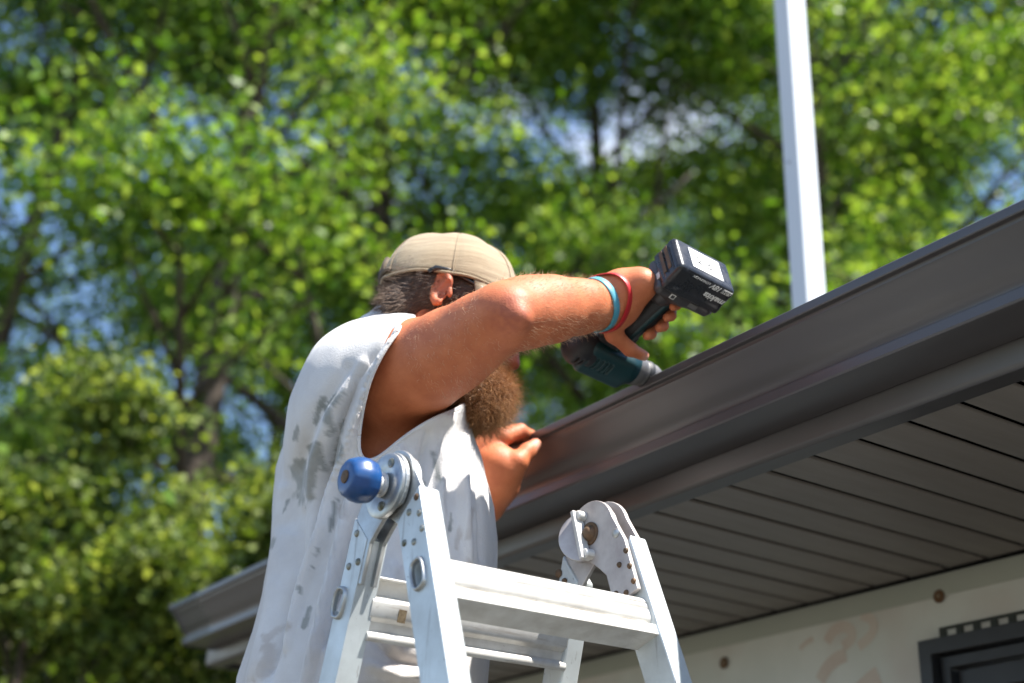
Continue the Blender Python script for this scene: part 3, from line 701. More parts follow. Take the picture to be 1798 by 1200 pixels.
# blush where blood shows: elbow, ear, knuckles, nose
def blob(V, c, r): return np.exp(-((V-c)**2).sum(1)/(r*r))
red = blob(V, ER+norm(d1)*.02+camv(0, 0, -1)*.04+camv(0, -.002, 0), .034)*(.25+1.3*vnoise(V, 190, 3))
red += .8*blob(V, hd(-.012, -.012, .09), .03)+1.0*blob(V, hd(.115, -.05, 0), .022)
for c in (dl(.038, .046, .006), dl(.040, .024, .006), dl(.042, .001, .006), lh(914, 757, 2.45), lh(868, 785, 2.42), lh(942, 781, 2.42)): red += .45*blob(V, c, .016)
attr(body, 'red', np.clip(red, 0, 1)); mixattr(M_skin, 'red', (.30, .075, .045), .7)
attr(body, 'tip', np.clip(sum(blob(V, c, .0095) for c in (lh(945, 779, 2.415), dl(.047, -.0485, -.035))), 0, 1)); mixattr(M_skin, 'tip', (.62, .38, .30), .8)
# eyes
M_eye = mat('eye_white', (.7, .68, .65), .2); M_iris = mat('eye_iris', (.05, .07, .06), .2)
for s_ in (-1, 1):
    v, f = lathe([(.0005, -.0115), (.006, -.010), (.0105, -.005), (.0115, 0), (.0105, .005), (.006, .010), (.0055, .0103), (.0005, .0118)], hd(.074, -.002, .030*s_), hF, 20)
    e = build('eye', v, f, M_eye, man, True)
    v, f = lathe([(.0056, .0101), (.003, .0112), (.0005, .0119)], hd(.0742, -.002, .030*s_), hF, 16); build('iris', v, f, M_iris, e, True)

# shirt ----------------------------------------------------------------------
T_ = SDF(np.array([-.62, 1.66, 1.50]), np.array([.30, 2.66, 2.66]), .0042)
rows = [(600, 640, 720, .10), (640, 598, 740, .15), (690, 540, 770, .185), (760, 505, 812, .205), (830, 486, 840, .212), (900, 482, 855, .216), (960, 480, 858, .218), (1050, 464, 854, .222), (1120, 446, 846, .226), (1200, 420, 838, .23), (1330, 392, 832, .232), (1420, 380, 828, .232)]
zc = []
for y, xl, xr, Bw in rows:
    a = ptY(xl, y, YT); b = ptY(xr, y, YT); c = (a+b)/2; A = np.linalg.norm(b-a)/2
    A = math.sqrt(max(A*A-(Bw*trt[0])**2, .0025))/abs(tf[0]); zc.append((c[2], c[0], c[1], A, Bw))
zc = np.array(zc[::-1])
def shirt_fn(P):
    z_ = P[..., 2]; cx = np.interp(z_, zc[:, 0], zc[:, 1]); cy = np.interp(z_, zc[:, 0], zc[:, 2]); A = np.interp(z_, zc[:, 0], zc[:, 3]); Bw = np.interp(z_, zc[:, 0], zc[:, 4])
    dx = P[..., 0]-cx; dy = P[..., 1]-cy; f = dx*tf[0]+dy*tf[1]; r = dx*trt[0]+dy*trt[1]
    n_ = ((np.abs(f)/A)**2.4+(np.abs(r)/Bw)**2.4)**(1/2.4)
    return np.maximum((n_-1)*np.minimum(A, Bw), z_-zc[-1, 0]+.03)
T_.put(np.array([-.62, 1.66, 1.4]), np.array([.30, 2.66, 2.7]), .02, shirt_fn)
T_.cone(SR+np.array([-.035, .05, .012]), NK+np.array([-.01, 0, .005]), .095, .084, .05); T_.cone(SL, NK, .092, .082, .05)
T_.cone(SR+np.array([-.03, .0, -.01]), SR+d1*.12, .098, .094, .04); T_.cone(SR+np.array([-.055, .03, -.06]), SR+np.array([-.03, .02, .0]), .10, .09, .05)
V, Fq = T_.mesh()
Nn = T_.grad(V); Nn /= np.linalg.norm(Nn, axis=1)[:, None]+1e-9
d = V-CAM; zz = d@Fw; PX = 899+FPX*(d@Rt)/zz; PY = 600-FPX*(d@Up)/zz
near = (Nn*(CAM-V)).sum(1) > 0
def segd(px_, py_, pl):
    best = np.full(len(px_), 1e9); tt = np.zeros(len(px_)); sd_ = np.zeros(len(px_)); L = len(pl)-1
    for i in range(L):
        ax_, ay = pl[i]; bx, by = pl[i+1]; ux, uy = bx-ax_, by-ay; l2 = ux*ux+uy*uy
        t = np.clip(((px_-ax_)*ux+(py_-ay)*uy)/l2, 0, 1); qx = px_-ax_-t*ux; qy = py_-ay-t*uy; dd = np.hypot(qx, qy); m = dd < best
        best[m] = dd[m]; tt[m] = (i+t[m])/L; sd_[m] = np.sign(ux*qy-uy*qx)[m]
    return best, tt, sd_
def inpoly(px_, py_, pl):
    r = np.zeros(len(px_), bool); j = len(pl)-1
    for i in range(len(pl)):
        xi, yi = pl[i]; xj, yj = pl[j]
        c = ((yi > py_) != (yj > py_)) & (px_ < (xj-xi)*(py_-yi)/(yj-yi+1e-9)+xi); r ^= c; j = i
    return r
# folds: ridge (+) and valley (-) lines of the hanging cloth, drawn where they fall on the near side
disp = np.zeros(len(V))
folds = [([(700, 585), (655, 660), (622, 740), (600, 830), (575, 930), (535, 1040), (490, 1200)], 9, .010), ([(690, 580), (625, 670), (590, 760), (572, 860), (548, 960), (500, 1090), (455, 1230)], 8, -.008),
         ([(640, 640), (585, 720), (560, 800), (545, 890)], 12, .006), ([(632, 800), (618, 880), (600, 960), (575, 1060), (545, 1180), (530, 1260)], 9, .010), ([(640, 860), (612, 960), (590, 1050), (560, 1160)], 8, -.007),
         ([(610, 650), (556, 730), (522, 830), (508, 960)], 16, -.005), ([(500, 860), (495, 980), (480, 1080), (440, 1220)], 14, .006), ([(530, 900), (522, 1010), (490, 1120), (465, 1220)], 12, -.005),
         ([(790, 735), (775, 800), (770, 880), (780, 960)], 10, .006), ([(815, 770), (812, 850), (815, 930), (822, 1010)], 9, .006), ([(750, 760), (735, 830), (728, 900), (735, 990)], 10, -.006), ([(838, 850), (845, 930), (845, 1000)], 7, -.004),
         ([(700, 790), (715, 830), (710, 890)], 10, .005), ([(660, 1130), (700, 1160), (760, 1170)], 12, -.005), ([(650, 1170), (700, 1190), (800, 1185)], 11, .006), ([(690, 1000), (680, 1080), (690, 1160)], 13, .005)]
for pl, wd, am in folds:
    b, t, sd_ = segd(PX, PY, pl); env = np.sin(np.clip(t*1.06, .06, 1)*math.pi)**.4
    disp += np.where(near, am*2.4*np.exp(-(b/(wd*.75))**2)*env, 0)
# the far and back side get hanging folds of their own
ang = np.arctan2((V-np.array([-.2, YT, 0]))@trt, (V-np.array([-.2, YT, 0]))@tf)
disp += np.where(near, .25, 1)*.006*np.sin(ang*11+3*vnoise(V, 4, 5))*np.clip((2.45-V[:, 2])/.3, 0, 1)
disp += .0016*(vnoise(V*np.array([1, 1, .3]), 22, 2)-.5)*2+.0006*(vnoise(V*np.array([1, 1, .5]), 60, 9)-.5)*2
V2 = V+Nn*disp[:, None]
# armhole, neck and hem openings
arm_poly = [(724, 556), (692, 588), (664, 634), (644, 682), (632, 740), (622, 800), (630, 826), (662, 812), (700, 776), (762, 734), (806, 722), (900, 620), (820, 500)]
d = V2-CAM; zz = d@Fw; PX = 899+FPX*(d@Rt)/zz; PY = 600-FPX*(d@Up)/zz
b, t, sd_ = segd(PX, PY, arm_poly+[arm_poly[0]]); ins = inpoly(PX, PY, arm_poly)
mR = ((V2-np.array([NK[0], YT, 0]))@trt) > -.02
cut1 = np.where(near | mR, np.where(ins, -b, b), 99)/1070.
nk_a = NK+np.array([0.0, 0, -.10]); nk_b = hd(-.03, -.03, 0); ba = nk_b-nk_a; t = np.clip((V2-nk_a)@ba/(ba@ba), 0, 3)
cut2 = np.linalg.norm(V2-nk_a-t[:, None]*ba, axis=1)-(.086+.0*t); cut2 = np.where(V2[:, 2] > NK[2]-.09, cut2, 9)
cutL = np.linalg.norm(V2-SL-np.clip(((V2-SL)@d3)/(d3@d3), .25, 2)[:, None]*d3, axis=1)-.085; cutL = np.where((V2-np.array([NK[0], YT, 0]))@trt < -.10, cutL, 9)
cut3 = V2[:, 2]-1.62
cut = np.minimum.reduce([cut1, cut2, cutL, cut3])
keep = (cut[Fq] > -.0035).all(1); Fk = Fq[keep]
used = np.zeros(len(V2), bool); used[Fk.ravel()] = True; re = np.cumsum(used)-1
Vs, Fk, cs = V2[used], re[Fk], cut[used]
# tidy the cut edges: boundary vertices are relaxed along the rim
E = np.concatenate([Fk[:, [i, (i+1) % 4]] for i in range(4)]); Es = np.sort(E, 1); u_, inv, ct = np.unique(Es, axis=0, return_inverse=True, return_counts=True)
be = u_[ct == 1]
for _ in range(90):
    s_ = np.zeros_like(Vs); c_n = np.zeros(len(Vs)); np.add.at(s_, be[:, 0], Vs[be[:, 1]]); np.add.at(s_, be[:, 1], Vs[be[:, 0]]); np.add.at(c_n, be[:, 0], 1); np.add.at(c_n, be[:, 1], 1)
    m = c_n == 2; Vs[m] = Vs[m]*.45+s_[m]/2*.55
loops = []; nb = {}
for a_, b_ in be.tolist(): nb.setdefault(a_, []).append(b_); nb.setdefault(b_, []).append(a_)
seen = set()
for st_ in nb:
    if st_ in seen or len(nb[st_]) != 2: continue
    lp = [st_]; seen.add(st_); cur = nb[st_][0]
    while cur not in seen and len(nb[cur]) == 2:
        lp.append(cur); seen.add(cur); nx = [q for q in nb[cur] if q not in seen]
        if not nx: break
        cur = nx[0]
    if len(lp) > 50: loops.append(Vs[lp])
M_shirt = mat('white_cotton', (.61, .595, .585), .85, var=.8, vscale=9, col2=(.49, .465, .45), bump=.35, bscale=420, sheen=.25)
shirt = build('shirt', Vs, Fk, M_shirt, man, True)
for lp in loops:
    closed = np.linalg.norm(lp[0]-lp[-1]) < .02; L_ = lp.copy()
    for _ in range(40):
        m_ = (np.roll(L_, 1, 0)+np.roll(L_, -1, 0))/2
        if not closed: m_[0] = L_[0]; m_[-1] = L_[-1]
        L_ = L_*.5+m_*.5
    if closed: L_ = np.concatenate([L_, L_[:1]])
    v, f = tubev(list(L_), [.0034]*len(L_), 7); build('hem', v, f, M_shirt, shirt, True)
so = shirt.modifiers.new('cloth', 'SOLIDIFY'); so.thickness = .0022; so.offset = 1
sb = shirt.modifiers.new('smooth', 'SMOOTH'); sb.iterations = 2; sb.factor = .4
# paint and dirt stains on the shirt
d = Vs-CAM; zz = d@Fw; PX = 899+FPX*(d@Rt)/zz; PY = 600-FPX*(d@Up)/zz
nz = vnoise(Vs, 55, 1)*.6+vnoise(Vs, 140, 4)*.4
def stain(pl, wd, th=.5):
    b, t, _ = segd(PX, PY, pl); return np.clip(((1-b/wd)+(nz-.5)*1.7-.15)*3.2, 0, 1)*np.clip((wd*1.35-b)/(wd*.35), 0, 1)
gs = np.zeros(len(Vs))
for pl, wd in (([(528, 815), (545, 870)], 17), ([(552, 790), (548, 850)], 14), ([(577, 722), (580, 760)], 9), ([(600, 690), (585, 710)], 7), ([(562, 805), (572, 825)], 8), ([(598, 770), (592, 815)], 7), ([(605, 740), (600, 760)], 5), ([(548, 1068), (535, 1100)], 6), ([(524, 1032), (526, 1044)], 5), ([(540, 1000), (548, 998)], 3), ([(524, 750), (520, 770)], 5), ([(482, 950), (478, 960)], 6), ([(700, 1050), (720, 1080)], 9), ([(745, 850), (742, 862)], 5), ([(790, 905), (788, 930)], 5), ([(705, 860), (690, 900)], 8), ([(566, 700), (556, 740)], 7), ([(590, 880), (580, 930)], 6), ([(700, 830), (720, 850)], 9), ([(760, 800), (770, 840)], 8), ([(506, 880), (500, 900)], 4), ([(560, 960), (556, 975)], 4), ([(520, 640+180), (532, 700+180)], 14)):
    gs = np.maximum(gs, stain(pl, wd))
attr(shirt, 'grey', gs*(.6+.5*nz)); mixattr(M_shirt, 'grey', (.20, .21, .195), .9)
bs = np.zeros(len(Vs))
for pl, wd in (([(828, 895), (822, 945)], 5), ([(805, 930), (800, 960)], 7), ([(460, 1180), (480, 1150)], 22), ([(470, 1120), (500, 1100)], 10), ([(820, 980), (828, 1010)], 6), ([(760, 960), (770, 990)], 9), ([(690, 1140), (720, 1180)], 24), ([(640, 820), (600, 900)], 12)):
    bs = np.maximum(bs, stain(pl, wd)*.6)
bs = np.maximum(bs, .75*np.clip((vnoise(Vs*np.array([1, 1, .6]), 9, 21)-.48)*2.2, 0, 1)*np.clip((2.35-Vs[:, 2])/.35, .15, 1))
attr(shirt, 'dirt', bs*(.4+.8*nz)); mixattr(M_shirt, 'dirt', (.30, .235, .19), .8)
# trousers and boots (standing on the far rungs)
M_jean = mat('work_trousers', (.10, .09, .075), .9, var=.7, vscale=14, bump=.3, bscale=200); M_boot = mat('boot_leather', (.09, .06, .04), .7, var=.7)
oL, P0_, vL, u__, u0_, u1_, hl = RAIL['fl']; rz = [(PL+vL*h+u__*.04)[2] for h in hl]
kf = min(range(len(rz)), key=lambda i: abs(rz[i]-1.12)); fz = rz[kf]+.045
fc = PL+vL*hl[kf]+u__*.04
Tj = SDF(np.array([-.70, 1.6, .9]), np.array([.45, 2.6, 2.06]), .009)
hipc = np.array([zc[0, 1], YT, 1.86])
Tj.ell(hipc, (tf, trt, Z), (.14, .18, .17), .03)
feet = []
for s_, along in ((1, .12), (-1, .30)):
    ft = fc+Lr*along; ft = np.array([ft[0], ft[1], fz]); hip = hipc+trt*.09*s_+Z*-.04
    ank = ft+np.array([0, .09, .10]); kn = (hip+ank)/2+np.array([.02, -.03, 0])
    Tj.chain([hip, kn, ank], [.105, .078, .066], .03); feet.append((ft, ank))
Vt, Ft = Tj.mesh(); build('trousers', Vt, Ft, M_jean, man, True)
for ft, ank in feet:
    Bo = SDF(ft+np.array([-.09, -.2, -.03]), ft+np.array([.09, .28, .2]), .007)
    Bo.chain([ank+Z*.04, ank-Z*.04], [.055, .055], .02); Bo.ell(ft+np.array([0, -.04, .045]), np.eye(3), (.05, .12, .045), .03); Bo.ell(ft+np.array([0, .10, .04]), np.eye(3), (.042, .05, .045), .02)
    vb, fb = Bo.mesh(); build('boot', vb, fb, M_boot, man, True)

# ---------------------------------------------------------------- hair, beard, cap and what he wears
def strands(name, roots, dirs, lens, r0, m, parent, curl=.3, grav=.0, seg=4, seed=0):
    g_ = np.random.default_rng(seed); n_ = len(roots); d = dirs/np.linalg.norm(dirs, axis=1)[:, None]
    hlp = np.where(np.abs(d[:, 2:3]) > .9, np.array([[1., 0, 0]]), np.array([[0, 0, 1.]])); b = np.cross(d, hlp); b /= np.linalg.norm(b, axis=1)[:, None]; c = np.cross(d, b)
    ph = g_.uniform(0, 6.28, n_); fr = g_.uniform(2, 5, n_); cu = curl*g_.uniform(.3, 1, n_)*lens
    Vs_ = []
    for i in range(seg+1):
        t = i/seg; p = roots+d*(lens*t)[:, None]+(b*(np.cos(ph+fr*t)-np.cos(ph))[:, None]+c*(np.sin(ph+fr*t)-np.sin(ph))[:, None])*(cu*t*.8)[:, None]
        p[:, 2] -= grav*lens*t*t
        rr = r0*(1-.85*t)
        for k_ in range(3):
            a = 2.094*k_; Vs_.append(p+(b*math.cos(a)+c*math.sin(a))*rr)
    Vv = np.stack(Vs_, 1).reshape(-1, 3); st = (np.arange(n_)*(seg+1)*3)[:, None]
    Fs_ = []
    for i in range(seg):
        for k_ in range(3):
            q_ = np.array([i*3+k_, i*3+(k_+1) % 3, (i+1)*3+(k_+1) % 3, (i+1)*3+k_]); Fs_.append(st+q_)
    return build(name, Vv, np.concatenate(Fs_), m, parent, True)
def hairmat(name, c1, c2, rough=.5):
    m = mat(name, c1, rough, spec=.35); n = m.node_tree; p = n.nodes['Principled BSDF']; g_ = n.nodes.new('ShaderNodeNewGeometry'); mi = n.nodes.new('ShaderNodeMix'); mi.data_type = 'RGBA'
    mi.inputs[6].default_value = (*c1, 1); mi.inputs[7].default_value = (*c2, 1); n.links.new(g_.outputs['Random Per Island'], mi.inputs[0]); n.links.new(mi.outputs[2], p.inputs['Base Color']); return m
M_hair = hairmat('dark_brown_hair', (.075, .045, .030), (.17, .105, .066)); M_beard = hairmat('ginger_brown_beard', (.25, .11, .042), (.58, .31, .135), .42); M_fuzz = hairmat('pale_arm_hair', (.50, .30, .17), (.75, .52, .33))
M_hairb = mat('hair_mass', (.050, .031, .021), .8, bump=.8, bscale=180); M_beardb = mat('beard_mass', (.16, .07, .027), .85, bump=.9, bscale=170)
# hair at the back and sides under the cap
Hs = SDF(HC-.2, HC+.2, .004)
Hs.ell(hd(-.028, -.006, 0), haxs, (.089*HS, .066*HS, .083*HS), .02); Hs.ell(hd(-.060, -.040, 0), haxs, (.046, .048, .058), .025)
Hs.cone(hd(-.070, -.060, -.045), hd(-.070, -.060, .045), .030, .030, .02)
for s_ in (-1, 1): Hs.ell(hd(.012, -.005, .068*s_), haxs, (.020, .038, .012), .01); Hs.ell(hd(-.018, -.006, .092*s_), haxs, (.026, .040, .018), .004, 'cut')
Hs.ell(hd(.075, -.04, 0), haxs, (.082, .12, .12), .004, 'cut')
hv, hf_ = Hs.mesh(); hair = build('hair', hv, hf_, M_hairb, man, True)
g_ = np.random.default_rng(3)
L = (hv-HC)@np.stack(haxs).T/HS
ok = np.where((L[:, 1] < .02) & (L[:, 0] < .02))[0]; ix = g_.choice(ok, 3600); nr_ = Hs.grad(hv[ix]); nr_ /= np.linalg.norm(nr_, axis=1)[:, None]+1e-9
dr = nr_*.38-hF*.6-hU*.65+g_.normal(0, .16, (3600, 3))
strands('hair_strand', hv[ix], dr, g_.uniform(.010, .026, 3600), .00042, M_hair, hair, .25, .1, 4, 1)
# beard
Bd = SDF(HC-.26, HC+.26, .004)
Bd.ell(hd(.092, -.106, 0), haxs, (.045*HS, .040*HS, .046*HS), .02); Bd.ell(hd(.099, -.132, 0), haxs, (.038*HS, .036*HS, .040*HS), .02); Bd.ell(hd(.062, -.128, 0), haxs, (.036, .030, .042), .02)
for s_ in (-1, 1):
    Bd.chain([hd(.018, -.030, .070*s_), hd(.020, -.070, .064*s_), hd(.050, -.100, .050*s_), hd(.085, -.110, .022*s_)], [.010, .018, .026, .030], .015)
    Bd.cone(hd(.100, -.066, .008*s_), hd(.082, -.085, .032*s_), .0085, .012, .01)
bv, bf = Bd.mesh(); beard = build('beard', bv, bf, M_beardb, man, True)
nb = 15000; ix = g_.choice(len(bv), nb); nr_ = Bd.grad(bv[ix]); nr_ /= np.linalg.norm(nr_, axis=1)[:, None]+1e-9
L = (bv[ix]-HC)@np.stack(haxs).T/HS; ls = g_.uniform(.010, .024, nb)*np.clip(.35+(-L[:, 1]-.03)/.08, .3, 1.15)
dr = nr_*.9-Z*.35+hF*.1+g_.normal(0, .38, (nb, 3))
strands('beard_strand', bv[ix]-nr_*.002, dr, ls*g_.choice([1, 1, 1, 1.5], nb), .00031, M_beard, beard, .55, .1, 4, 2)
# eyebrow strands and arm hair
bvx = np.array(body.data.vertices[0].co) * 0
Vb = V_body = np.empty(len(body.data.vertices)*3, np.float32); body.data.vertices.foreach_get('co', Vb); Vb = Vb.reshape(-1, 3).astype(float)+np.array(man.location)
nb_ = B.grad(Vb); nb_ /= np.linalg.norm(nb_, axis=1)[:, None]+1e-9
def near_seg(a, b, lo, hi, rmax):
    ba = b-a; t = ((Vb-a)@ba)/(ba@ba); q_ = np.linalg.norm(Vb-a-np.clip(t, 0, 1)[:, None]*ba, axis=1); return (t > lo) & (t < hi) & (q_ < rmax)
sel1 = np.where(near_seg(SR, ER, .45, 1.02, .09) & ((nb_@norm(CAM-ER)) > -.2))[0]; sel2 = np.where(near_seg(ER, WR, .0, .93, .075))[0]
i1 = g_.choice(sel1, 620); i2 = g_.choice(sel2, 1500); ix = np.concatenate([i1, i2])
dr = np.concatenate([np.tile(norm(d1)*.6-Z*.5, (620, 1)), np.tile(norm(d2)*.5-Z*.3+camv(0, .2, 0), (1500, 1))])+nb_[ix]*.35+g_.normal(0, .16, (len(ix), 3))
strands('arm_hair', Vb[ix], dr, g_.uniform(.006, .013, len(ix)), .00017, M_fuzz, man, .35, .1, 3, 4)
for s_ in (-1, 1):
    rt_ = np.array([hd(.096-.012*t+.004*g_.random(), .016+.004*g_.random()+.004*t, (.012+.034*t)*s_) for t in g_.random(90)])
    strands('eyebrow', rt_, np.tile(hF*.4+hU*.2+hR*s_*.8, (90, 1))+g_.normal(0, .2, (90, 3)), g_.uniform(.006, .010, 90), .0004, M_hair, man, .1, 0, 3, 5)

# cap: sewn dome with seams, sweat band edge, strap at the back and a bill in front
M_capc = mat('tan_cap_cloth', (.23, .165, .095), .88, var=.9, vscale=24, col2=(.36, .28, .175), stretch=(.35, .35, 6), bump=.5, bscale=160, sheen=.2)
M_capd = mat('brown_cap_tape', (.10, .075, .05), .85, var=.6, vscale=40)
nth, nph = 96, 26; V = []; Fc = []
cp_ = rad(5); cF = hf0*math.cos(cp_)-Z*math.sin(cp_); cU = hf0*math.sin(cp_)+Z*math.cos(cp_); CC = ptD(790, 529, 2.25)
def cd(f, u, r): return CC+cF*f+cU*u+hR*r
def cappt(th, u, off=0):
    """u 0 at the rim .. 1 at the button"""
    ph = u*math.pi/2; c = math.cos(th); s_ = math.sin(th)
    rim = .004-.004*c
    f = (.110 if c > 0 else .116)*c*math.cos(ph)**.80; r = .0930*s_*math.cos(ph)**.86; up = rim+(.113-rim)*math.sin(ph)**.95
    f += .004*math.sin(ph)*c
    k = 1+off
    dent = .0022*math.sin(th*5+1)*math.sin(ph*2)+.0016*math.sin(th*9+2+4*u)*(1-u)
    seam = -.0016*sum(math.exp(-((math.atan2(math.sin(th-a), math.cos(th-a)))/.022)**2) for a in (.52, 1.571, 2.62, -.52, -1.571, -2.62))*(u < .93)
    k += (dent+seam)/.1
    return cd(f*k, .015+(up-.015)*k, r*k)
for j in range(nph):
    for i in range(nth): V.append(cappt(2*math.pi*i/nth, j/(nph-1)*.995))
for j in range(nph-1):
    for i in range(nth): Fc.append((j*nth+i, j*nth+(i+1) % nth, (j+1)*nth+(i+1) % nth, (j+1)*nth+i))
capo = empty('baseball_cap', tuple(HC+hU*.03), 0, 'faded tan baseball cap on the bearded man\'s head', 'cap')
dome = build('crown', V, Fc, M_capc, capo, True); so = dome.modifiers.new('t', 'SOLIDIFY'); so.thickness = .002; so.offset = 1
v, f = tubev([cappt(2*math.pi*i/60, .0, .008) for i in range(61)], [.0026]*61, 8); build('sweat_band', v, f, M_capc, capo, True)
v, f = lathe([(.0065, 0), (.006, .003), (.003, .005)], cd(0, .112, 0), cU, 14); build('button', v, f, M_capc, capo, True)
for a in (.52, -.52, 2.62, -2.62, 1.571, -1.571):
    v, f = tubev([cappt(a+.012, u, .010) for u in np.linspace(0.02, .98, 20)], [.0008]*20, 5); build('seam', v, f, M_capc, capo, True)
# bill
V = []; Fc = []; nu = 20
for j in range(8):
    for i in range(nu):
        th = -1.25+2.5*i/(nu-1); p = cappt(th, .0, .01); ext = .068*math.cos(th*1.15)*j/7
        V.append(p+cF*ext-cU*(.020*j/7)-cU*(.018*(th/1.25)**2*j/7))
for j in range(7):
    for i in range(nu-1): Fc.append((j*nu+i, j*nu+i+1, (j+1)*nu+i+1, (j+1)*nu+i))
o = build('bill', V, Fc, M_capc, capo, True); so = o.modifiers.new('t', 'SOLIDIFY'); so.thickness = .004
# back strap with its folded tab
v, f = tubev([cappt(math.pi+t, .05, .022) for t in np.linspace(-.55, .55, 14)], [.0042]*14, 8); build('strap', v, f, M_capd, capo, True)
for j_, (t0, uu, rr) in enumerate(((-.06, .10, .0062), (.10, .16, .0055))):
    v, f = tubev([cappt(math.pi-t0+x*.10, uu+y*.12, .012+.025*w_) for x, y, w_ in ((-1, -1, .2), (-.6, .2, 1), (0, .9, 1.3), (.5, .4, 1.1), (.8, -.8, .4))], [rr*.6, rr, rr, rr, rr*.6], 8); build('strap_tab', v, f, M_capd, capo, True)
# sunglasses: temples hooked behind the ears, lenses in front
M_plast = mat('dark_glasses_plastic', (.015, .016, .018), .25)
gl = empty('sunglasses', tuple(hd(.09, 0, 0)), 0, 'dark sunglasses with the temple hooked behind the man\'s ear', 'sunglasses')
for s_ in (-1, 1):
    tp = [hd(.098, .004, .062*s_), hd(.060, .006, .078*s_), hd(.010, .008, .0845*s_), hd(-.026, .010, .0865*s_), hd(-.044, .002, .0895*s_), hd(-.052, -.008, .0885*s_)]
    v, f = tubev(tp, [.003, .0026, .0026, .003, .0050, .0035], 8); build('temple', v, f, M_plast, gl, True)
    lp = [(.026*math.cos(t), .020*math.sin(t)) for t in np.linspace(0, 2*math.pi, 20)[:-1]]
    v, f = prism(lp, hd(.108, -.004, .033*s_), norm(hR*s_-hF*.25*1), hU, norm(hF+hR*s_*.25), 0, .002); build('lens', v, f, M_plast, gl)
v, f = tubev([hd(.112, .002, -.012), hd(.116, .004, 0), hd(.112, .002, .012)], [.0022]*3, 8); build('bridge', v, f, M_plast, gl, True)

# silicone wristbands fitted to the wrist
def band(name, t0, wd, col, label, tilt, cat='wristband'):
    ax_ = norm(norm(d2)+camv(*tilt)); c = ER+d2*t0; a_, b_, c_ = frame(ax_); V = []; n_ = 44
    for i in range(n_):
        an = 2*math.pi*i/n_; dv = b_*math.cos(an)+c_*math.sin(an); rs = np.linspace(.01, .075, 131)
        ds = B.at(c+rs[:, None]*dv); k_ = np.argmax(ds > 0); V.append((dv, rs[k_]+.0004))
    rr = np.array([x[1] for x in V]); rr = (np.roll(rr, 1)+rr*2+np.roll(rr, -1))/4
    P = []
    pf_ = [(-.5, 0), (-.5, .0014), (-.42, .0021), (.42, .0021), (.5, .0014), (.5, 0)]
    for i in range(n_):
        for w_, o_ in pf_: P.append(c+V[i][0]*(rr[i]+o_)+ax_*w_*wd)
    k_ = len(pf_); Fc = [(i*k_+j, i*k_+(j+1) % k_, ((i+1) % n_)*k_+(j+1) % k_, ((i+1) % n_)*k_+j) for i in range(n_) for j in range(k_)]
    m = mat(name+'_rubber', col, .45, var=.4, vscale=40); o = sharp(fixn(build('wristband', P, Fc, m)), 40); tag(o, label, cat); return o, c, ax_, V, rr
band('teal', .915, .0125, (.08, .33, .42), 'light blue silicone wristband on the man\'s raised forearm', (.10, .10, .0))
_, bc, bax, bV, br = band('red', .978, .0120, (.52, .018, .022), 'red silicone wristband between the blue band and the hand', (.02, .0, .10))

# ---------------------------------------------------------------- cordless drill
drill = empty('cordless_drill', tuple(DO), 0, 'black and teal cordless drill held upside down over the gutter', 'drill')
def loc(V): V = np.asarray(V); return DO+V[:, :1]*da+V[:, 1:2]*dh+V[:, 2:3]*dw
M_teal = mat('teal_plastic', (.004, .036, .041), .42, var=.5, vscale=40, col2=(.003, .025, .03), bump=.08, bscale=150); M_blk = mat('black_rubber_grip', (.016, .016, .018), .55, var=.4, vscale=60, bump=.2, bscale=300)
M_bat = mat('black_battery_plastic', (.014, .014, .016), .30, var=.6, vscale=50, col2=(.03, .03, .034), rvar=.1, bump=.05, bscale=200); M_gear = mat('grey_gear_case', (.20, .19, .18), .45, metal=.5, var=.5, vscale=40, col2=(.10, .095, .09))
M_smoke = mat('grey_foot_plastic', (.055, .050, .052), .35, var=.5, vscale=30); M_paper = mat('white_sticker', (.78, .78, .76), .6, var=.4, vscale=60, col2=(.6, .6, .6)); M_ink = mat('black_marker', (.015, .015, .016), .6); M_wt = mat('white_print', (.72, .72, .70), .5)
grime(M_bat, (70, 70, 70), .60, .72, (.16, .16, .17), .5); grime(M_teal, (60, 60, 60), .62, .74, (.10, .10, .10), .5)
def sdfpart(name, m, lo, hi, h, fn, parent=drill):
    s_ = SDF(np.array(lo, float), np.array(hi, float), h); fn(s_); v, f = s_.mesh(); return build(name, loc(v), f, m, parent, True)
E3 = np.eye(3)
MH = -.098
def rbox(s, c, hs, r, k=.004, op='add'):
    c = np.array(c, float); hs = np.array(hs, float)
    def fn(P):
        q = np.abs(P-c.astype(np.float32))-(hs-r).astype(np.float32); return np.linalg.norm(np.maximum(q, 0), axis=-1)+np.minimum(q.max(-1), 0)-r
    s.put(c-hs, c+hs, k, fn, op)
def f_house(s):
    s.chain([(-.026, MH, 0), (.045, MH, 0)], [.0315, .0315], .006); rbox(s, (.008, MH-.004, 0), (.046, .031, .0285), .010, .01)
    s.cone((.045, MH, 0), (.066, MH, 0), .030, .0255, .006)
    for i in range(5):
        for sg_ in (-1, 1): rbox(s, (-.026+i*.009, MH, .0325*sg_), (.0022, .012, .005), .0015, .001, 'cut')
housing = sdfpart('motor_housing', M_teal, (-.10, MH-.06, -.06), (.10, MH+.06, .06), .002, f_house)
def f_rear(s):
    s.ell((-.044, MH, 0), E3, (.024, .0335, .0335), .006); s.cone((-.038, MH, 0), (-.026, MH, 0), .0338, .0335, .006)
    for i in range(3):
        for sg_ in (-1, 1): rbox(s, (-.048+i*.008, MH-.010, .032*sg_), (.002, .010, .006), .0012, .001, 'cut')
sdfpart('rear_cap', M_blk, (-.11, MH-.06, -.06), (-.02, MH+.06, .06), .002, f_rear)
v, f = lathe([(.027, 0), (.0275, .004), (.0265, .012), (.0245, .020), (.0225, .024)], (0, 0, 0), (1, 0, 0), 32)
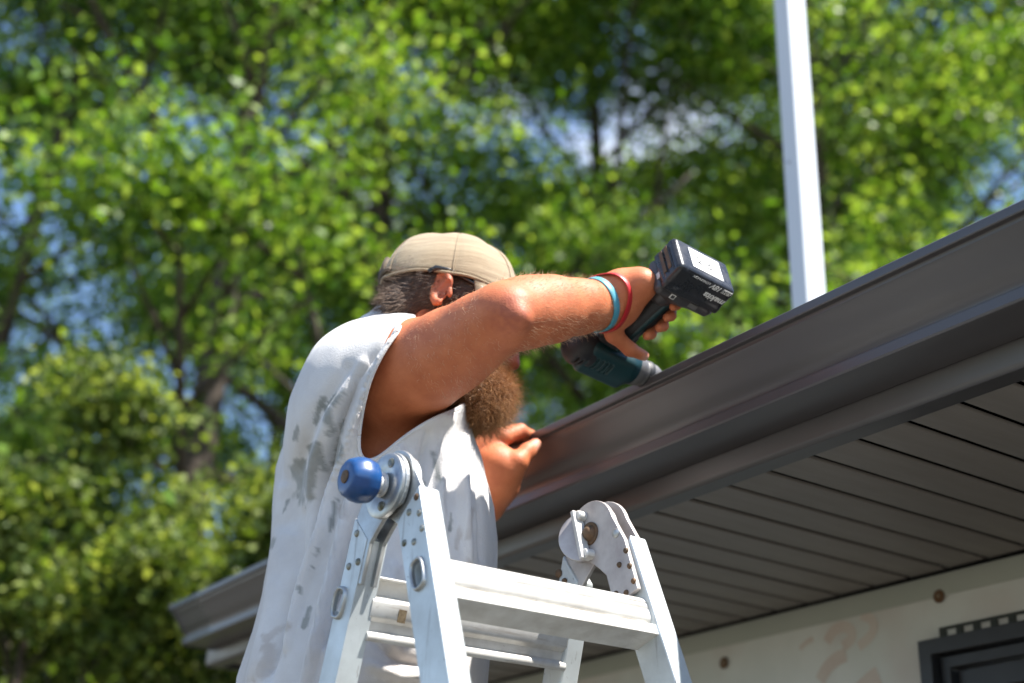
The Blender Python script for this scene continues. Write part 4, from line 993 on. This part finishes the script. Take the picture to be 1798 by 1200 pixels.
sharp(build('gear_case', loc(np.array(v)+np.array([.058, MH, 0])), f, M_gear, drill), 40)
v, f = lathe([(.0215, 0), (.022, .003), (.0215, .022), (.0205, .026), (.0165, .036), (.0125, .046), (.008, .047)], (0, 0, 0), (1, 0, 0), 32)
chk = sharp(build('chuck', loc(np.array(v)+np.array([.0815, MH, 0])), f, M_gear, drill), 30)
v, f = tubev([(.122, MH, 0), (.165, MH, 0)], [.0032, .0032], 6); build('driver_bit', loc(v), f, M_hinge, chk)
v, f = lathe([(.0225, .0), (.0232, .002), (.0232, .008), (.0225, .010)], (0, 0, 0), (1, 0, 0), 32); sharp(build('chuck_ring', loc(np.array(v)+np.array([.086, MH, 0])), f, M_blk, chk), 30)
def f_grip(s):
    def fl(P):
        t = np.clip((P[..., 1]+.095)/.165, 0, 1); cx = -.006+.022*t+.006*np.sin(t*3.14); A = .0225-.0025*np.sin(t*3.14)+.004*(t-.5)**2*8*.3; W_ = .0165
        q = np.sqrt(((P[..., 0]-cx)/A)**2+(P[..., 2]/W_)**2); return np.maximum((q-1)*W_, np.abs(P[..., 1]+.0125)-.0825)
    s.put(np.array([-.05, -.1, -.03]), np.array([.06, .09, .03]), .004, fl)
    s.cone((-.022, -.068, 0), (-.012, -.082, 0), .013, .016, .008)
grip = sdfpart('grip', M_blk, (-.08, -.12, -.05), (.09, .10, .05), .002, f_grip)
sdfpart('side_panel', M_teal, (-.08, -.12, -.05), (.09, .10, .05), .002, lambda s: [s.put(np.array([-.02, -.1, -.03]), np.array([.06, .09, .03]), .004, lambda P: np.maximum((np.sqrt(((P[..., 0]-.012-.07*(P[..., 1]+.01))/.0115)**2+(P[..., 2]/.0178)**2)-1)*.011, np.abs(P[..., 1]+.005)-.070))])
sdfpart('trigger', M_blk, (-.02, -.1, -.03), (.06, 0, .03), .0018, lambda s: rbox(s, (.020, -.052, 0), (.011, .017, .0075), .005))
BC = np.array([.025, 0, .0007])
def f_foot(s):
    rbox(s, (BC[0]-.002, .076, BC[2]), (.054, .011, .0345), .010); s.cone((.006, .055, 0), (.014, .072, 0), .021, .030, .012)
    rbox(s, (BC[0]+.046, .078, BC[2]), (.012, .008, .026), .005, .006)
foot = sdfpart('foot', M_smoke, (-.06, .03, -.06), (.12, .11, .06), .0022, f_foot)
def f_bat(s):
    rbox(s, (BC[0], .109, BC[2]), (.0560, .0245, .0365), .0085, .003); rbox(s, (BC[0], .090, BC[2]), (.0545, .007, .0375), .004, .003)
    for i, hh in enumerate((.096, .106, .118)): rbox(s, (BC[0]-.0575, hh, BC[2]), (.003, .0022, .027), .001, .001, 'cut')
    rbox(s, (BC[0], .0975, BC[2]-.0385), (.050, .0008, .0016), .0005, .0005, 'cut')
bat = sdfpart('battery', M_bat, (-.05, .07, -.06), (.10, .15, .06), .0018, f_bat)
for hh in (.101, .1125):
    v, f = boxv((BC[0]-.0563, hh, BC[2]+.004), E3, (.0008, .0036, .024)); bev(build('vent_panel', loc(v), f, M_rust, bat), .0006)
v, f = boxv((BC[0]-.0545, .0845, BC[2]-.010), E3, (.001, .0035, .006)); build('latch', loc(v), f, M_alu2, foot)
v, f = boxv((BC[0]+.014, .077, BC[2]-.0347), E3, (.008, .004, .0006)); build('label_plate', loc(v), f, M_gear, foot)
v, f = boxv((BC[0]-.026, .077, BC[2]-.0347), E3, (.0045, .0042, .0006)); build('charge_mark', loc(v), f, M_wt, foot); 
v, f = boxv((BC[0]-.026, .077, BC[2]-.0354), E3, (.003, .0028, .0004)); build('charge_mark', loc(v), f, M_smoke, foot)
# writing on the battery
def text(s, size, o, xd, yd, m, parent, shear=0, bold=0, space=1, name='lettering'):
    cu = bpy.data.curves.new('t', 'FONT'); cu.body = s; cu.size = size; cu.shear = shear; cu.extrude = .0001; cu.offset = bold; cu.space_character = space; cu.align_x = 'LEFT'
    ob = bpy.data.objects.new('t', cu); COL.objects.link(ob); dg = bpy.context.evaluated_depsgraph_get(); me = bpy.data.meshes.new_from_object(ob.evaluated_get(dg))
    V = np.array([v_.co[:] for v_ in me.vertices]); Fc = [tuple(p.vertices) for p in me.polygons]
    bpy.data.objects.remove(ob, do_unlink=True); bpy.data.curves.remove(cu); bpy.data.meshes.remove(me)
    xd, yd = norm(np.asarray(xd)), norm(np.asarray(yd)); n_ = np.cross(xd, yd)
    return build(name, np.asarray(o)+V[:, :1]*xd+V[:, 1:2]*yd+V[:, 2:3]*n_, Fc, m, parent)
wf = BC[2]-.0368
text('makita', .0150, dl(BC[0]+.051, .112, wf), -da, -dh, M_wt, bat, .25, .00035, 1.0)
v, f = prism([(-.050, .1305), (-.0335, .1305), (-.0315, .1225), (-.048, .1225)], (0, 0, 0), (-1, 0, 0), (0, 1, 0), (0, 0, 1), wf-.0003, wf)
build('capacity_plate', loc(np.array(v)+np.array([BC[0], 0, 0])), f, M_wt, bat)
text('5.0Ah', .0080, dl(BC[0]+.0492, .1285, wf-.0004), -da, -dh, M_ink, bat, .2, .0001, .95)
text('18V', .0125, dl(BC[0]+.0305, .1298, wf), -da, -dh, M_wt, bat, .25, .00025, .95)
text('LITHIUM-ION', .0058, dl(BC[0]+.0075, .1290, wf), -da, -dh, M_wt, bat, .2, 0, .95)
# sticker with hand-written number
hf2 = .1336
v, f = boxv((BC[0]+.002, hf2+.0002, BC[2]+.001), E3, (.0305, .0003, .0225)); stk = build('sticker', loc(v), f, M_paper, bat)
def ink(pts, r=.0011):
    P = [dl(BC[0]+x, hf2+.0006, BC[2]+y) for x, y in pts]; v, f = tubev(P, [r]*len(P), 6); build('handwriting', v, f, M_ink, stk, True)
ink([(-.0155, .004), (-.014, .009), (-.010, .0105), (-.006, .008), (-.007, .003), (-.012, -.003), (-.016, -.0065), (-.012, -.006), (-.005, -.0075)])
ink([(.002, .006), (.006, .0085), (.010, .006), (.009, .002), (.005, .0005), (.010, -.001), (.012, -.006), (.007, -.009), (.002, -.007)])
ink([(-.024, -.001), (-.020, -.0005)], .0009)
text('www', .006, dl(BC[0]-.012, hf2+.0004, BC[2]-.0175), da, dw, M_ink, stk) if False else None

# ---------------------------------------------------------------- trees behind the house
def leafmat(name, c1, c2, c3):
    m = bpy.data.materials.new(name); m.use_nodes = True; n = m.node_tree; p = n.nodes['Principled BSDF']; out = n.nodes['Material Output']
    g_ = n.nodes.new('ShaderNodeNewGeometry'); r = n.nodes.new('ShaderNodeValToRGB'); r.color_ramp.elements[0].color = (*c1, 1); r.color_ramp.elements[1].color = (*c3, 1); e = r.color_ramp.elements.new(.58); e.color = (*c2, 1)
    n.links.new(g_.outputs['Random Per Island'], r.inputs[0]); n.links.new(r.outputs[0], p.inputs['Base Color']); p.inputs['Roughness'].default_value = .46; p.inputs['Specular IOR Level'].default_value = .28
    tr = n.nodes.new('ShaderNodeBsdfTranslucent'); mu = n.nodes.new('ShaderNodeMix'); mu.data_type = 'RGBA'; mu.blend_type = 'MULTIPLY'; mu.inputs[0].default_value = 1; mu.inputs[7].default_value = (1.7, 1.65, .65, 1)
    n.links.new(r.outputs[0], mu.inputs[6]); n.links.new(mu.outputs[2], tr.inputs[0])
    ms = n.nodes.new('ShaderNodeMixShader'); ms.inputs[0].default_value = .45; n.links.new(p.outputs[0], ms.inputs[1]); n.links.new(tr.outputs[0], ms.inputs[2]); n.links.new(ms.outputs[0], out.inputs[0]); return m
M_leaf = [leafmat('broad_green_leaf', (.020, .060, .006), (.120, .220, .026), (.30, .40, .090)), leafmat('deep_green_leaf', (.012, .038, .004), (.075, .150, .018), (.22, .31, .060)), leafmat('yellow_green_leaf', (.012, .028, .005), (.10, .15, .028), (.29, .34, .10))]  # second leaf is a darkened green, shade painted into the far crowns
M_bark = mat('grey_brown_bark', (.085, .062, .047), .9, var=1, vscale=9, col2=(.045, .034, .027), stretch=(3, 3, .6), bump=1, bscale=30)
def leaf_mesh(name, C, size, seed, up=.7, narrow=.8):
    g_ = np.random.default_rng(seed); n_ = len(C)
    nrm = g_.normal(0, 1, (n_, 3)); nrm[:, 2] = nrm[:, 2]*.9+up; nrm /= np.linalg.norm(nrm, axis=1)[:, None]
    t = g_.normal(0, 1, (n_, 3)); t -= nrm*(t*nrm).sum(1)[:, None]; t /= np.linalg.norm(t, axis=1)[:, None]; b = np.cross(nrm, t)
    s_ = (size*g_.uniform(.65, 1.25, n_))[:, None]
    V = np.stack([C-t*s_*.5, C+b*s_*narrow*.42+nrm*s_*.10-t*s_*.05, C+t*s_*.55-nrm*s_*.08, C-b*s_*narrow*.42+nrm*s_*.10-t*s_*.05], 1).reshape(-1, 3)
    return V, np.arange(n_*4).reshape(-1, 4)
def make_tree(seed, H, cr, c0, nl, per, leaf, sig=.34, r0=.16, fork=True):
    """trunk + limbs (vertices, faces) and leaf centres; crown from height c0*H, crown radius cr"""
    g_ = random.Random(seed); ng = np.random.default_rng(seed); parts = []; cl = []
    lean = (g_.uniform(-.06, .06), g_.uniform(-.06, .06))
    tp = [np.array([lean[0]*H*t+.12*math.sin(t*5+seed), lean[1]*H*t+.10*math.cos(t*4+seed), H*t*.96]) for t in np.linspace(0, 1, 9)]
    tp[0] = np.array([0, 0, -.1]); parts.append(tubev(tp, [r0*(1-.86*t)+.012 for t in np.linspace(0, 1, 9)], 9))
    ga = g_.uniform(0, 6.28)
    for i in range(nl):
        t = c0*.75+(1-c0*.75)*((i+.5)/nl)*.97; k = min(int(t*8), 7); fr = t*8-k; p0 = tp[k]*(1-fr)+tp[k+1]*fr
        ga += 2.4+g_.uniform(-.4, .4); tt = (t-c0*.75)/(1-c0*.75)
        ln = cr*(math.sin(min(1, .22+tt*1.0)*math.pi*.86)**.7)*g_.uniform(.75, 1.15)+.25; el = .25+.75*tt+g_.uniform(-.15, .2)
        dv = np.array([math.cos(ga)*math.cos(el), math.sin(ga)*math.cos(el), math.sin(el)]); pts = [p0+dv*ln*s+np.array([0, 0, .10*ln*s*s]) for s in (0, .33, .66, 1)]
        rb = max(.014, r0*(1-.8*t)*.46); parts.append(tubev(pts, [rb, rb*.75, rb*.5, rb*.22], 6)); cl.append(pts[3])
        for j in range(5):
            s = .25+.16*j+g_.uniform(-.05, .05); q0 = p0+dv*ln*s+np.array([0, 0, .1*ln*s*s]); a2 = ga+(1 if j % 2 else -1)*g_.uniform(.5, 1.2); e2 = el+g_.uniform(-.5, .35); l2 = ln*.42*g_.uniform(.6, 1.2)*(1.15-s*.5)+.15
            d2_ = np.array([math.cos(a2)*math.cos(e2), math.sin(a2)*math.cos(e2), math.sin(e2)]); q1 = q0+d2_*l2
            parts.append(tubev([q0, (q0+q1)/2+np.array([0, 0, .04]), q1], [rb*.42, rb*.28, .005], 5)); cl += [q1, (q0+q1*2)/3]
    cl = np.array(cl); w_ = ng.choice([0, .5, 2.0, 3.2, 4.2], len(cl), p=[.63, .05, .08, .13, .11]); 
    hz_ = cl[:, 2]/H; w_ = np.where(hz_ > .80, np.maximum(w_, 2.2)*1.25, w_); cnt = (per*w_).astype(int)  # extra leaves in the unseen crown tops, added to shade the foliage below
    C = np.concatenate([c+ng.normal(0, 1, (k, 3))*sig*np.array([1, 1, .5])*ng.uniform(.6, 1.25) for c, k in zip(cl, cnt)])
    return merge(*parts), leaf_mesh('l', C, leaf, seed+50)
PROTO = {}
def tree(kind, pos, rot, scale, label, cat='tree', name='tree', group=None, lm=0):
    (tv, tfc), (lv, lf) = PROTO[kind]['geo']
    root = empty(name, pos, rot, label, cat, group); root.scale = (scale,)*3
    key = (kind, lm)
    if 'trunk' not in PROTO[kind]:
        o = build('trunk', tv, tfc, M_bark, root, True, local=True); PROTO[kind]['trunk'] = o.data
    else:
        o = bpy.data.objects.new('trunk', PROTO[kind]['trunk']); COL.objects.link(o); o.parent = root
    if key not in PROTO:
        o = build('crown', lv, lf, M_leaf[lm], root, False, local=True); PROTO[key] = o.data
    else:
        o = bpy.data.objects.new('crown', PROTO[key]); COL.objects.link(o); o.parent = root
    return root
PROTO['a'] = {'geo': make_tree(11, 13.0, 3.6, .24, 19, 155, .092, .42, .21)}
PROTO['b'] = {'geo': make_tree(23, 14.5, 3.3, .22, 20, 150, .088, .42, .22)}
PROTO['c'] = {'geo': make_tree(37, 12.0, 3.9, .20, 18, 165, .090, .43, .20)}
PROTO['s'] = {'geo': make_tree(51, 5.2, 2.0, .10, 17, 75, .090, .20, .08)}
def gpos(x, dist):
    r = ray(x, 900); return (r[0]/r[1]*dist, dist, 0)
for kind, x, dist, rot, scl, lm, lab in (
    ('a', 330, 10.5, .3, 1.0, 0, 'leafy tree with dark forked trunk behind the man\'s back'),
    ('b', 760, 11.5, 1.9, 1.0, 0, 'bright green tree directly behind the man\'s cap'),
    ('c', 1150, 13.0, 4.0, 1.05, 0, 'broad green tree behind the drill'),
    ('b', 1560, 12.5, 3.1, .98, 0, 'tree to the house side of the white post'),
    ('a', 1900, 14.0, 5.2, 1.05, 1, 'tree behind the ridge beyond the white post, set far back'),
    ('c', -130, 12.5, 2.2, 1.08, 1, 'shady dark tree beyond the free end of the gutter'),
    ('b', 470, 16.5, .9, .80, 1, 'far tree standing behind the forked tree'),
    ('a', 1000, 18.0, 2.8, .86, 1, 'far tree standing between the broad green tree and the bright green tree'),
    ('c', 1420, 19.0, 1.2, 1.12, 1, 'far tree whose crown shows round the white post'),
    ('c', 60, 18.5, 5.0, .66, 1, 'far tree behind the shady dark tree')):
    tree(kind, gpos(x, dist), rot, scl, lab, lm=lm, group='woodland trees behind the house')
for x, dist, rot, scl, lab in ((140, 7.4, .4, .70, 'yellow green shrub with bare grey twigs beside the gutter end'), (420, 8.2, 2.6, .70, 'yellow green shrub partly hidden by the man\'s shirt'), (-60, 8.6, 4.1, .74, 'yellow green shrub farthest from the gutter end')):
    tree('s', gpos(x, dist), rot, scl, lab, 'shrub', 'shrub', 'shrubs below the trees', 2)
